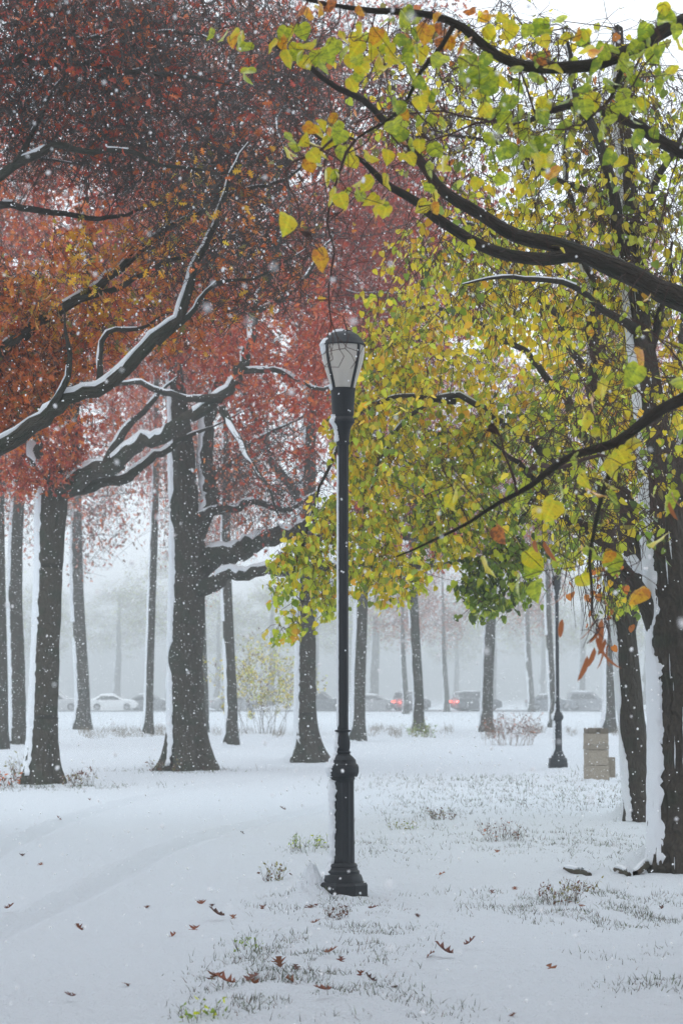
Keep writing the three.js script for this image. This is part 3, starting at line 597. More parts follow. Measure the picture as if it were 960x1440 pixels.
  const mix = { y: { yellow: 6, lime: 4, gold: 1 }, m: { yellow: 4, lime: 5, green: 3, gold: 1, orange: 0.4 }, g: { green: 6, lime: 5, yellow: 1.5 }, o: { orange: 3, gold: 4, yellow: 5 }, l: { lime: 1 }, s: { lime: 3, yellow: 4, gold: 1.5 } };
  const leafTex = {};
  for (const [k, seed] of [['yellow', 41], ['gold', 42], ['lime', 43], ['green', 44], ['orange', 45]]) {
    const a = periodic(96, [7, 7], seed), b = periodic(96, [22, 22], seed + 9), c = PALETTE[k], alt = PALETTE[{ yellow: 'lime', gold: 'orange', lime: 'green', green: 'lime', orange: 'brown' }[k]];
    const S = (x) => x <= 0.0031308 ? 12.92 * x : 1.055 * Math.pow(x, 1 / 2.4) - 0.055;
    leafTex[k] = new THREE.MeshPhysicalMaterial({ roughness: 0.62, transmission: 0.42, thickness: 0, side: THREE.DoubleSide, map: texture(96, (x, y) => {
      const u = x / 96 - 0.5, v = 1 - y / 96, side = Math.abs(u), vein = Math.min(Math.abs(u) * 22, Math.abs(((v - side * 0.75) * 7 % 1 + 1) % 1 - 0.5) < 0.07 ? 0.35 : 1, 1);
      const m = smooth(0.42, 0.7, 0.6 * a(x, y) + 0.4 * b(x, y)) * 0.85, sp = b(x + 31, y + 7) > 0.9 ? 0.35 : 1;
      return [0, 1, 2].map((q) => S(lerp(c[q], alt[q], m) * lerp(1.35, 1, vein) * sp));
    }) });
  }
  const targets = [], meta = [], add = (x, y, D, kind, size) => { targets.push(at(x, y, D)); meta.push([kind, size]); };
  for (const [x, y, rx, ry, n, D, kind] of C) for (let k = 0; k < n; k++) { const a = rand() * 6.28, q = Math.sqrt(rand()); add(x + rx * q * Math.cos(a), y + ry * q * Math.sin(a), D + (rand() - 0.5) * 0.7, kind, 0.056 + 0.034 * rand()); }
  for (const [x, y, kind] of spots) add(x, y, 8.7 + rand() * 0.4, kind, 0.085 + 0.025 * rand());
  const nLeaf = targets.length;
  // bare hanging twigs among the leaves
  const bare = [[840, 700, 90, 170, 70, 8.9], [880, 500, 90, 80, 60, 9.2], [840, 860, 24, 60, 16, 8.7], [700, 640, 120, 60, 30, 9], [520, 180, 130, 90, 60, 10.6], [720, 130, 200, 110, 90, 10], [620, 330, 160, 90, 40, 11.6], [470, 380, 70, 70, 16, 10.5], [475, 500, 34, 34, 14, 10.5]];
  for (const [x, y, rx, ry, n, D] of bare) for (let k = 0; k < n; k++) { const a = rand() * 6.28, q = Math.sqrt(rand()); add(x + rx * q * Math.cos(a), y + ry * q * Math.sin(a), D + (rand() - 0.5) * 0.7, null, 0); }
  const nodes = colonize(skeleton, targets, { step: 0.075, kill: 0.07, rand, droop: 0.1, jitter: 0.3, iter: 120 });
  const r = new Float64Array(nodes.length), kids = nodes.map(() => []);
  for (let k = nodes.length - 1; k >= 0; k--) { r[k] = Math.max(0.0021, Math.pow(r[k], 1 / 2.3)); const p = nodes[k].parent; if (p >= 0) { r[p] += Math.pow(r[k], 2.3); kids[p].push(k); } }
  const tw = new MB();
  const run = (k0, from) => {
    const pts = [from.clone()], rad = [Math.min(0.012, r[k0])]; let k = k0;
    for (;;) { pts.push(nodes[k].p); rad.push(Math.min(0.012, r[k])); if (!kids[k].length) break; let b = kids[k][0]; for (const c of kids[k]) if (r[c] > r[b]) b = c; for (const c of kids[k]) if (c !== b) run(c, nodes[k].p); k = b; }
    for (let j = 0; j < rad.length; j++) rad[j] = Math.max(0.0016, Math.min(rad[j], 0.0075, rad[0] * (1 - 0.75 * j / rad.length)));
    tw.tube(pts, rad, rad[0] > 0.004 ? 6 : 4, { capEnd: true });
  };
  nodes.forEach((n, k) => { if (n.parent < 0) for (const c of kids[k]) run(c, n.p); });
  // drooping side twiglets
  for (const n of nodes) if (n.parent >= 0 && rand() < 0.28) {
    const d = V(rand() - 0.5, -0.25 + (rand() - 0.5) * 0.8, rand() - 0.5).normalize(), L = 0.06 + 0.16 * rand(), m = n.p.clone().addScaledVector(d, L * 0.5), e = n.p.clone().addScaledVector(d, L); e.y -= 0.02; m.x += 0.01 * (rand() - 0.5);
    tw.tube([n.p, m, e], [0.0022, 0.0018, 0.0012], 3);
  }
  const petioles = new MB(), geos = [G.linden, G.lindenB, G.lindenC]; let made = 0;
  for (let k = 0; k < nLeaf; k++) {
    const [kind, size] = meta[k], col = (() => { const tb2 = mix[kind]; let s = 0; for (const q in tb2) s += tb2[q]; let x = rand() * s; for (const q in tb2) { x -= tb2[q]; if (x <= 0) return q; } return 'yellow'; })();
    const p = targets[k].clone(); let best = null, bd = 9; for (const n of nodes) { const d = n.p.distanceToSquared(p); if (d < bd) { bd = d; best = n.p; } }
    if (best) { const m = best.clone().lerp(p, 0.5); m.y += 0.008; petioles.tube([best, m, p], [0.0013, 0.0011, 0.001], 3); }
    const o = part('leaf', geos[k % 3], leafTex[col], t); const s = (kind === 's' ? 0.6 : 1) * size; o.scale.set(s * (0.9 + 0.25 * rand()), s, s);
    o.position.copy(p).sub(base); o.rotation.set((rand() - 0.5) * 1.7 + 0.2, rand() * 6.28, (rand() - 0.5) * 1.5, 'YXZ'); made++;
  }
  part('branches', tw.geo(base), M.twigLinden, t, 'stuff');
  part('petioles', petioles.geo(base), new THREE.MeshStandardMaterial({ color: rgb(0.25, 0.2, 0.05), roughness: 0.8 }), t, 'stuff');
  // dry seed bracts
  const br = fan([[0, 0], [0.11, -0.2], [0.13, -0.55], [0.08, -0.85], [0, -1]], 0.5, 0.4), bm = new THREE.MeshPhysicalMaterial({ color: rgb(0.42, 0.14, 0.045), roughness: 0.8, transmission: 0.3, thickness: 0, side: THREE.DoubleSide });
  for (const [x, y] of [[838, 895], [845, 905], [851, 898], [842, 880], [835, 910], [848, 915], [856, 905], [790, 870], [795, 830], [846, 870], [944, 690], [940, 705], [825, 922], [832, 872], [752, 758], [764, 760]]) {
    const o = part('seed_bract', br, bm, t); o.position.copy(at(x, y, 8.75)).sub(base); o.scale.setScalar(0.075 + 0.03 * rand()); o.rotation.set((rand() - 0.5) * 0.8, rand() * 6.28, (rand() - 0.5) * 0.9, 'YXZ');
  }
}

// ---------------------------------------------------------------- far trees (three kinds, cloned)
function farTree(seed, height, bole, rTrunk, spread, mixc, leaves, lean) {
  const rand = mulberry(seed), root = new THREE.Group(); root.userData = {};
  const P = [V(0, -0.2, 0), V(0.02, 1, 0), V(lean * 0.3, bole * 0.6, 0), V(lean * 0.6, bole, 0), V(lean * 0.7, bole + (height - bole) * 0.5, 0.1), V(lean, height * 0.95, 0)];
  const { pts, rad } = resample(P, [rTrunk * 1.05, rTrunk, rTrunk * 0.95, rTrunk * 0.9, rTrunk * 0.55, rTrunk * 0.12], 0.25), tb = new MB();
  tb.tube(pts, rad, 16, { shape: (l, th, p) => 1 + Math.exp(-Math.max(0, p.y) / 0.35) * (0.36 + 0.22 * Math.sin(th * 5 + seed) + 0.1 * Math.sin(th * 3 + 1)) });
  const trunk = part('trunk', tb.geo(null, true), M.bark, root);
  const sb = new MB(); const half = pts.length * 0.75 | 0; for (const m of sb.snow(pts.slice(1, half), rad.slice(1, half).map((x, k) => x * (1.04 + 0.5 * Math.exp(-Math.max(0, pts[k + 1].y) / 0.35))), { each: true, dir: WIND, half: 0.7, thick: 0.04, seed, cover: 0.5, n: 8, freq: 0.4 })) part('snow_crust', m.geo(null, true), M.snow, trunk);
  const sk = []; pts.forEach((p, k) => { if (p.y > bole * 0.85) sk.push({ p, parent: -1 }); });
  const targets = []; while (targets.length < 520) { const q = V(rand() * 2 - 1, rand() * 2 - 1, rand() * 2 - 1); if (q.lengthSq() > 1) continue; const p = V(lean * 0.7 + q.x * spread, (bole + height) / 2 + 0.4 + q.y * (height - bole) * 0.55, q.z * spread); if (noise3(p.x * 0.5, p.y * 0.5, p.z * 0.5 + seed) > 0) targets.push(p); }
  const nodes = colonize(sk, targets, { step: 0.5, kill: 0.5, rand, jitter: 0.3 }), r = new Float64Array(nodes.length), kids = nodes.map(() => []);
  for (let k = nodes.length - 1; k >= 0; k--) { r[k] = Math.max(0.008, Math.pow(r[k], 1 / 2.1)); const p = nodes[k].parent; if (p >= 0) { r[p] += Math.pow(r[k], 2.1); kids[p].push(k); } }
  const tw = new MB(), sn = new MB();
  const run = (k0, from) => { const pp = [from.clone()], rr = [Math.min(0.14, r[k0])]; let k = k0; for (;;) { pp.push(nodes[k].p); rr.push(Math.min(0.14, r[k])); if (!kids[k].length) break; let b = kids[k][0]; for (const c of kids[k]) if (r[c] > r[b]) b = c; for (const c of kids[k]) if (c !== b) run(c, nodes[k].p); k = b; } tw.tube(pp, rr, 4, { capEnd: false }); if (rr[0] > 0.03) sn.snow(pp, rr, { half: 0.9, thick: 0.03, seed: k0, cover: 0.15, n: 3, freq: 0.6 }); };
  nodes.forEach((n, k) => { if (n.parent < 0) for (const c of kids[k]) run(c, n.p); });
  const mats = [], cols = [], m4 = new THREE.Matrix4(), q1 = new THREE.Quaternion(), e1 = new THREE.Euler();
  for (const p of targets) {
    for (let k = 0; k < 3; k++) { const d = V(rand() - 0.5, rand() - 0.5, rand() - 0.5).normalize().multiplyScalar(0.7); tw.tube([p, p.clone().add(d)], [0.007, 0.004], 3, { capEnd: false }); }
    for (let k = 0; k < leaves; k++) { const s = 0.13 * (0.7 + 0.6 * rand()); e1.set(rand() * 6.28, rand() * 6.28, rand() * 6.28); mats.push(m4.compose(V(p.x + (rand() - 0.5) * 0.9, p.y + (rand() - 0.5) * 0.9, p.z + (rand() - 0.5) * 0.9), q1.setFromEuler(e1), V(s, s, s)).clone()); const c = pick(rand, mixc), v = 0.8 + 0.4 * rand(); cols.push(rgb(c[0] * v, c[1] * v, c[2] * v)); }
  }
  part('branches', tw.geo(null), M.twigOak, root, 'stuff'); if (!sn.empty) part('branch_snow', sn.geo(null, true), M.snow, root, 'stuff');
  if (mats.length) { const im = new THREE.InstancedMesh(G.oakLow, M.leaf, mats.length); im.name = 'foliage'; im.userData.kind = 'stuff'; mats.forEach((m, k) => { im.setMatrixAt(k, m); im.setColorAt(k, cols[k]); }); root.add(im); }
  return root;
}
const farKinds = [
  farTree(61, 14, 5.6, 0.27, 3.4, { crimson: 4, red: 4, rust: 2, brown: 2 }, 24, 0.5),
  farTree(62, 13, 5, 0.24, 3.2, { brown: 4, rust: 3, crimson: 2 }, 10, -0.4),
  farTree(63, 12, 4.4, 0.3, 3.6, { olive: 5, lime: 2, brown: 3, green: 2 }, 9, 0.2),
  farTree(64, 13, 6, 0.26, 4.2, { crimson: 3, red: 3, rust: 3, brown: 2 }, 34, 0.2),
];
// [px, base py, trunk width px, kind, turn, label]
const FAR = [
  [3, 1052, 13, 1, 0.5, 'bare oak trunk at the edge of the lawn, two trunks beyond the forked oak'],
  [116, 1026, 19, 1, 2.1, 'wide hazy oak with flared root and low side branch in front of the white car'],
  [209, 1033, 10, 0, 0.8, 'slender hazy trunk standing alone between the white car and the thickest oak'],
  [288, 1030, 8, 1, 3.9, 'thin trunk showing just behind the thickest oak'],
  [325, 1050, 16, 1, 1.2, 'hazy oak beside the yellow shrub with snow down its edge'],
  [503, 1042, 19, 0, 2.6, 'hazy oak just behind the near lamp post, on the side of the red tail lights'],
  [588, 1032, 14, 1, 5.2, 'slim straight hazy oak with weeds at its foot, between the two red tail lights'],
  [684, 1029, 16, 0, 4.4, 'slightly leaning hazy oak next to the brown brush'],
  [776, 1022, 10, 1, 0.2, 'faint trunk directly behind the far lamp post'],
  [856, 1031, 16, 0, 1.7, 'hazy trunk between the stone pillar and the leaning linden'],
];
for (const [px, py, wpx, kind, turn, label] of FAR) {
  const p = floorAt(px, py), o = farKinds[kind].clone(); o.name = numbered('oak_tree'); o.position.copy(p); o.rotation.y = 0;
  const s = clamp((wpx * -p.z / F / 2) / [0.27, 0.24, 0.3][kind], 0.6, 1.4); o.scale.set(s * 1.0, 1.28 + 0.25 * Math.sin(px), s * (turn > 3 ? -1 : 1));
  scene.add(o); tag(o, label, 'tree', 'hazy oaks on the far lawn');
}
{
  const rand = mulberry(90), spots = [[570, 172], [627, 196], [745, 195], [525, 330], [690, 400], [815, 360], [905, 340], [440, 380], [380, 330], [240, 350], [60, 360], [165, 420], [305, 410], [955, 400], [-40, 340], [1010, 380], [490, 460], [640, 480], [760, 470], [870, 480]];
  for (const [px, D] of spots) {
    const o = farKinds[D < 212 ? 1 : 2].clone(); o.name = numbered('far_tree'); const x = (px - 480) / F * D; o.position.set(x, 0, -D); const s = D > 212 ? 1.5 + 0.6 * rand() : 1 + 0.4 * rand(); o.scale.set(s * (D > 212 ? 1.3 : 0.9), s, s * (rand() > 0.5 ? 1 : -1)); scene.add(o);
    tag(o, D < 200 ? 'faint bare trunk standing on the verge in front of the parked cars' : 'very faint pale tree beyond the road and parked cars', 'tree', D < 200 ? 'trees on the road verge' : 'trees beyond the road');
  }
}

// the same oaks go on along the path past the camera; their crowns shade the near snow
for (const [x, z, k, s] of [[-4.9, -5.5, 3, 1.05], [-5.2, 2.6, 3, 1.1], [5.6, -3.5, 3, 1.05], [4.6, 5, 3, 1.1], [0.6, 6.5, 3, 1.05], [-1.2, 1.4, 3, 1.0], [-8.6, -13.5, 3, 1.1], [7.6, -12.5, 3, 1.05], [-9.6, -4, 3, 1.1], [9.6, -5.5, 3, 1.1], [-4.2, 10, 3, 1.1], [4.8, 11.5, 3, 1.1]]) {
  const o = farKinds[k].clone(); o.name = numbered('oak_tree'); o.position.set(x, ground(x, z), z); o.scale.set(s, s, z > 0 ? -s : s); scene.add(o); tag(o, 'oak of the same row standing over the near end of the path', 'tree', 'oaks over the near path');
}
// @@PROPS
// ---------------------------------------------------------------- lamp posts
function lathe(profile, seg, flutes = 0, depth = 0) { // profile [r, y]
  const mb = new MB(); mb.seams = [];
  profile.forEach(([r, y, fl], k) => { for (let j = 0; j <= seg; j++) { const th = j / seg * 2 * Math.PI, q = fl ? 1 - depth * Math.pow(Math.abs(Math.sin(th * flutes / 2)), 0.8) : 1; mb.vert(r * q * Math.sin(th), y, r * q * Math.cos(th), Math.sin(th), 0, Math.cos(th), j / seg, y); } mb.seams.push([k * (seg + 1), k * (seg + 1) + seg]); });
  for (let k = 0; k + 1 < profile.length; k++) for (let j = 0; j < seg; j++) { const a = k * (seg + 1) + j, b = a + seg + 1; mb.i.push(a, a + 1, b, a + 1, b + 1, b); }
  return mb.geo(null, true);
}
function crisp(profile) { const out = []; profile.forEach((p, k) => { const q = profile[k + 1]; out.push(p); if (q) { const d = Math.hypot(q[0] - p[0], q[1] - p[1]), e = Math.min(0.3, 0.0025 / d); out.push([lerp(p[0], q[0], e), lerp(p[1], q[1], e), p[2]], [lerp(p[0], q[0], 1 - e), lerp(p[1], q[1], 1 - e), q[2]]); } }); return out; }
function snowOn(profile, a0, half, thick, seed, cover) { // drift plastered on the windward side of a turned profile
  const mb = new MB(), n = 14; let prev = -1;
  profile.forEach(([r, y], k) => {
    const e = (k === 0 || k === profile.length - 1) ? 0.15 : 1, c = clamp(cover + 0.22 * noise2(y * 5, seed) + 0.12 * noise2(y * 26, seed + 4), 0.06, 1.2) * e;
    const cur = mb.p.length / 3;
    for (let j = 0; j <= n; j++) { const q = j / n * 2 - 1, an = a0 + q * half * clamp(c * (1 + 0.2 * noise2(y * 60, q * 3 + seed)), 0.03, 1.3), b = Math.sqrt(Math.max(0, 1 - q * q)), R = r - 0.004 + (thick * (0.4 + 0.6 * c) * (1 + 0.25 * noise2(y * 18, q + seed)) + 0.004) * b; mb.vert(R * Math.sin(an), y, R * Math.cos(an), Math.sin(an), 0, Math.cos(an)); }
    if (prev >= 0) for (let j = 0; j < n; j++) mb.i.push(prev + j, prev + j + 1, cur + j, prev + j + 1, cur + j + 1, cur + j);
    prev = cur;
  });
  return mb.geo(null, true);
}
const lampPx = (y) => (1262 - y) * 1.014 * 15.8 / F, lr = (px) => px * 15.8 / F;
function makeLamp(pos, label) {
  const t = thing('lamp_post', pos, label, 'lamp post', 'cast iron lamp posts');
  const plinth = crisp([[0.001, -0.2], [lr(38), -0.2], [lr(38), lampPx(1260)], [lr(38), lampPx(1257)], [lr(36), lampPx(1256)], [lr(36), lampPx(1241)], [lr(34), lampPx(1238)], [lr(27), lampPx(1236.5)]]);
  part('plinth', lathe(plinth, 8).toNonIndexed(), M.iron, t).rotation.y = 0.5; t.children[0].geometry.computeVertexNormals();
  const ped = crisp([[lr(29), lampPx(1238)], [lr(28), lampPx(1233)], [lr(26), lampPx(1228)], [lr(23.5), lampPx(1226.5)], [lr(23.5), lampPx(1222.5)], [lr(21.5), lampPx(1221)], [lr(20), lampPx(1217)], [lr(21), lampPx(1215.5)], [lr(19), lampPx(1212.5)], [lr(16.5), lampPx(1211), 1], [lr(16), lampPx(1160), 1], [lr(15.6), lampPx(1100), 1], [lr(16), lampPx(1097)], [lr(17), lampPx(1095)]]);
  part('pedestal', lathe(ped, 144, 12, 0.09), M.iron, t);
  const col = [[17, 1095], [19, 1093.5], [21, 1091], [22.5, 1086], [22.5, 1079], [21, 1075.5], [19, 1074], [18.5, 1072], [18, 1069], [14.5, 1065], [12, 1063], [9.8, 1060.5], [11.2, 1059], [11, 1057.6], [9, 1056.5], [10, 1052], [10.4, 1046], [9.6, 1039], [8, 1034], [7.6, 1031], [11.5, 1029.5], [11.5, 1027.8], [8, 1027]].map(([r, y]) => [lr(r), lampPx(y)]);
  part('collar', lathe(crisp(col), 48), M.iron, t);
  const shaft = [[lr(7.8), lampPx(1028), 1], [lr(7.8), lampPx(900), 1], [lr(7.9), lampPx(760), 1], [lr(8), lampPx(640), 1], [lr(8.3), lampPx(626), 1]];
  part('shaft', lathe(shaft, 96, 8, 0.1), M.iron, t);
  const cap = [[8.3, 627], [9.6, 625], [9.6, 622], [8.8, 621], [9.5, 613], [11, 604], [12.8, 599], [15.5, 596], [17, 594], [17, 590.5], [15.5, 588], [14.6, 586.5], [15, 585], [15.8, 583], [16.2, 572], [17, 558], [17.8, 549], [18.4, 547.5], [18.4, 545.5], [15, 545]].map(([r, y]) => [lr(r), lampPx(y)]);
  part('capital', lathe(crisp(cap), 48), M.iron, t);
  // globe: four frosted panels held by ribs
  const globe = [[17.3, 546], [19.2, 538], [22.4, 528], [26, 517], [29, 506], [30.8, 496], [31.4, 488], [31, 484]].map(([r, y]) => [lr(r), lampPx(y)]);
  for (let k = 0; k < 4; k++) {
    const a0 = Math.PI / 4 + k * Math.PI / 2, mb = new MB(), n = 12;
    globe.forEach(([r, y], q) => { for (let j = 0; j <= n; j++) { const a = a0 + 0.04 + (Math.PI / 2 - 0.08) * j / n; mb.vert(r * Math.sin(a), y, r * Math.cos(a), Math.sin(a), 0, Math.cos(a), j / n, q / 7); if (q && j) { const e = q * (n + 1) + j; mb.i.push(e - n - 2, e - n - 1, e - 1, e - n - 1, e, e - 1); } } });
    part('glass_panel', mb.geo(null, true), M.glassFrost, t);
    const rib = new MB(), s = lr(2.6);
    globe.forEach(([r, y], q) => { for (const [dx, dr] of [[-1, -0.006], [-1, 0.009], [1, 0.009], [1, -0.006]]) { const R = r + dr; rib.vert(R * Math.sin(a0) + dx * s * 0.75 * Math.cos(a0), y, R * Math.cos(a0) - dx * s * 0.75 * Math.sin(a0), 0, 0, 0); } if (q) { const e = q * 4; for (let j = 0; j < 4; j++) { const a = e - 4 + j, b = e - 4 + (j + 1) % 4; rib.i.push(a, b, a + 4, b, b + 4, a + 4); } } });
    const rg = rib.geo().toNonIndexed(); rg.computeVertexNormals(); part('rib', rg, M.iron, t);
  }
  const roof = [[31, 485], [32.6, 485.5], [32.8, 483.5], [31.2, 481], [28, 476], [23, 470], [18, 466.5], [13, 464.4], [12.8, 463], [9, 462.2], [0.05, 462]].map(([r, y]) => [lr(r), lampPx(y)]);
  part('hood', lathe(crisp(roof), 48), M.iron, t);
  // lamp socket seen through the frosted panels
  part('lamp_socket', new THREE.CylinderGeometry(lr(7), lr(8), lr(22), 20).translate(0, lampPx(540) + lr(6), 0), new THREE.MeshStandardMaterial({ color: rgb(0.25, 0.24, 0.22), roughness: 0.6 }), t);
  // snow blown against the windward side
  const A = -Math.PI / 2 + 0.12, lerpP = (p, n) => { const out = []; for (let k = 0; k + 1 < p.length; k++) { const m = Math.max(1, Math.ceil(Math.abs(p[k + 1][1] - p[k][1]) / n)); for (let q = 0; q < m; q++) out.push([lerp(p[k][0], p[k + 1][0], q / m), lerp(p[k][1], p[k + 1][1], q / m)]); } out.push(p[p.length - 1]); return out; };
  const low = lerpP([[28, 1244], [26, 1236], [21, 1222], [18, 1214], [16, 1205], [16, 1100], [17, 1096]].map(([r, y]) => [lr(r), lampPx(y)]), 0.012);
  part('snow_crust', snowOn(low, A, 0.9, 0.024, 1.3, 0.7), M.snow, t);
  const mid = lerpP([[19, 1093.5], [22.5, 1086], [22.5, 1079], [19, 1073], [17.5, 1068], [12.5, 1063], [10.6, 1058], [10, 1048], [8.2, 1034], [7.8, 1030]].map(([r, y]) => [lr(r), lampPx(y)]), 0.006);
  part('snow_crust', snowOn(mid, A, 0.95, 0.016, 5.1, 0.7), M.snow, t);
  const up = lerpP([[8, 1024], [8, 830], [8, 640]].map(([r, y]) => [lr(r), lampPx(y)]), 0.02);
  part('snow_crust', snowOn(up, A - 0.1, 0.5, 0.005, 9.1, 1.3), M.snow, t);
  const tops = [[[9.7, 622], [10.8, 604], [15, 597], [17.2, 594], [17.2, 590], [14.8, 586.5], [15.8, 583]], [[17, 549], [18.6, 546], [19.5, 540]], [[29.6, 498], [31.2, 488], [32.9, 484], [30, 479], [26.5, 474.5]], [[18, 467], [13.6, 464.8], [12.8, 462.8], [9, 461.5], [4, 461.2]]];
  tops.forEach((p, k) => part('snow_crust', snowOn(lerpP(p.map(([r, y]) => [lr(r), lampPx(y)]), 0.004), A + (k === 3 ? 0.5 : 0.2), [0.7, 0.6, 0.5, 1.6][k], [0.016, 0.012, 0.014, 0.014][k], 12 + k, 0.7), M.snow, t));
  return t;
}
const lampA = makeLamp(V(LAMP.x, -0.015, LAMP.z), 'tall black fluted lamp post with frosted four panel lantern, standing at the path edge');
const lampB = lampA.clone(); lampB.name = numbered('lamp_post'); lampB.position.copy(floorAt(784, 1082)); scene.add(lampB);
tag(lampB, 'smaller looking black lamp post standing beside the stone pillar, its lantern hidden in leaves', 'lamp post', 'cast iron lamp posts');

// ---------------------------------------------------------------- stone pillar with step
{
  const p = floorAt(838, 1104), t = thing('stone_pillar', p, 'square beige rough stone pillar with a small step block, snow on top', 'pillar'), s = -p.z / F, rand = mulberry(5);
  const pebble = periodic(256, [70, 70], 61), pebB = periodic(256, [20, 20], 62);
  const tex = texture(256, (x, y) => { const a = pebble(x, y), k = 0.80 + 0.25 * (a - 0.5) + 0.15 * (pebB(x, y) - 0.5), d = a > 0.86 ? 0.7 : 1; return [k * 0.76 * d, k * 0.715 * d, k * 0.645 * d]; }), bump = texture(256, (x, y) => pebble(x, y), false);
  const m = new THREE.MeshStandardMaterial({ map: tex, bumpMap: bump, bumpScale: 0.008, roughness: 0.95 });
  const block = (name, x0, x1, y0, y1, d, z = 0) => { // photo px sides, top y0, foot y1
    const w = (x1 - x0) * s, h = (y1 - y0) * s, g = new THREE.BoxGeometry(w, h, d, 10, Math.max(2, Math.round(h / 0.03)), 10), P = g.attributes.position;
    for (let k = 0; k < P.count; k++) { const x = P.getX(k), y = P.getY(k), q = P.getZ(k), n = 0.006 * noise3(x * 14 + y0, y * 14, q * 14); P.setXYZ(k, x * (1 + n * 3), y + n * 0.6, q * (1 + n * 3)); }
    g.computeVertexNormals(); const o = part(name, g, m, t); o.position.set(((x0 + x1) / 2 - 838) * s, (1104 - (y0 + y1) / 2) * s, z); o.rotation.y = 0; return o;
  };
  const D = 0.36; t.rotation.y = 0.12;
  block('stone_block', 823.5, 852.5, 1086, 1106, D); block('stone_block', 823.9, 852.3, 1064.6, 1085.4, D - 0.008); block('stone_block', 823, 852.6, 1057.4, 1064, D + 0.005); block('stone_block', 823.5, 852.2, 1042, 1057, D);
  for (const [a, b] of [[824, 835.5], [841.5, 852.4]]) block('cap_stone', a, b, 1034.5, 1041.8, D - 0.02).material = m.clone(); for (const c of t.children) if (c.name === 'cap_stone') c.material.color.setRGB(0.55, 0.53, 0.5);
  block('step_block', 852.9, 863.5, 1075, 1103, 0.26, -0.05);
  const sn = (x0, x1, y, d, z = 0) => { const g = new THREE.SphereGeometry(1, 18, 10), o = part('snow_cap', g, M.snow, t); o.scale.set((x1 - x0) * s / 2, 0.013, d / 2); o.position.set(((x0 + x1) / 2 - 838) * s, (1104 - y) * s, z); };
  sn(824, 852, 1057.3, D + 0.012); sn(825, 835.5, 1036.3, D - 0.06); sn(842, 852, 1036.3, D - 0.06); sn(854, 863, 1075, 0.22, -0.05); sn(835, 842, 1041.6, D - 0.04);
}

// ---------------------------------------------------------------- fallen sticks
function stick(a, b, r, label, bow) {
  const A = floorAt(...a), B = floorAt(...b), m = A.clone().lerp(B, 0.5); A.y += r * 0.3; B.y += r * 0.5; m.y += r * 0.5 + bow;
  const mid = A.clone(); const { pts, rad } = resample([A, A.clone().lerp(B, 0.35).add(V(0, bow, 0.02)), A.clone().lerp(B, 0.7).add(V(0, bow * 0.5, -0.02)), B], [r * 0.8, r, r * 0.95, r * 0.7], 0.03), mb = new MB(), c = mid;
  mb.tube(pts, rad, 12, { shape: (l, th, p) => 1 + 0.18 * noise3(p.x * 9 + Math.cos(th), p.y * 9, Math.sin(th) * 2) });
  const t = thing('fallen_branch', c, label, 'stick', 'broken branches on the snow'); part('wood', mb.geo(c, true), M.wood, t);
  const sb = new MB(); for (const m of sb.snow(pts, rad, { each: true, dir: V(-0.2, 1, -0.3), half: 0.8, thick: 0.014, seed: a[0], cover: 0.05, n: 6, freq: 5 })) part('snow_crust', m.geo(c, true), M.snow, t);
}
stick([794, 1220], [829, 1229], 0.026, 'short broken brown branch lying alone on the snow', 0.0);
stick([865, 1224], [884, 1231], 0.028, 'stubby broken branch piece poking from snow next to the linden foot stick', 0.01);
stick([893, 1231], [928, 1220], 0.034, 'dark thick broken branch lying against the foot of the large forked linden', 0.01);

// ---------------------------------------------------------------- shrubs and weeds
function brush(name, pos, label, category, group, { n, h, spread, r = 0.003, leaf, leaves = 0, size = 0.03, color, seed, split = 2, tuft }) {
  const rand = mulberry(seed), t = thing(name, pos, label, category, group), mb = new MB(), mats = [], cols = [], m4 = new THREE.Matrix4(), q1 = new THREE.Quaternion(), e1 = new THREE.Euler();
  const grow = (p, d, L, rr, lv) => {
    const m = p.clone().addScaledVector(d, L * 0.5), e = p.clone().addScaledVector(V(d.x + (rand() - 0.5) * 0.3, d.y, d.z + (rand() - 0.5) * 0.3).normalize(), L); mb.tube([p, m, e], [rr, rr * 0.85, rr * 0.6], 3);
    if (lv > 0) for (let k = 0; k < 3; k++) grow(k === 2 ? m : e, V(d.x + (rand() - 0.5) * 1.3, d.y * (0.6 + 0.5 * rand()), d.z + (rand() - 0.5) * 1.3).normalize(), L * (0.5 + 0.3 * rand()), rr * 0.6, lv - 1);
    else for (let k = 0; k < leaves; k++) { e1.set(rand() * 6, rand() * 6, rand() * 6); const s = size * (0.6 + 0.8 * rand()); mats.push(m4.compose(p.clone().lerp(e, rand()).add(V((rand() - 0.5) * size * 2, (rand() - 0.5) * size * 2, (rand() - 0.5) * size * 2)), q1.setFromEuler(e1), V(s * 0.6, s, s)).clone()); const c = pick(rand, leaf), v = 0.7 + 0.6 * rand(); cols.push(rgb(c[0] * v, c[1] * v, c[2] * v)); }
  };
  for (let k = 0; k < n; k++) { const a = rand() * 6.28, q = Math.sqrt(rand()) * spread, p = V(Math.cos(a) * q, -0.03, Math.sin(a) * q * (tuft ? 1 : 0.7)); grow(p, V(Math.cos(a) * 0.5 * rand() + (rand() - 0.5) * 0.5, 1, (rand() - 0.5) * 0.7).normalize(), h * (0.35 + 0.45 * rand()), r, split); }
  part('stems', mb.geo(null), new THREE.MeshStandardMaterial({ color: rgb(...color), roughness: 0.95 }), t);
  if (mats.length) { const im = new THREE.InstancedMesh(G.lindenLow, M.leaf, mats.length); im.name = 'foliage'; im.userData.kind = 'stuff'; mats.forEach((m, k) => { im.setMatrixAt(k, m); im.setColorAt(k, cols[k]); }); t.add(im); }
  return t;
}
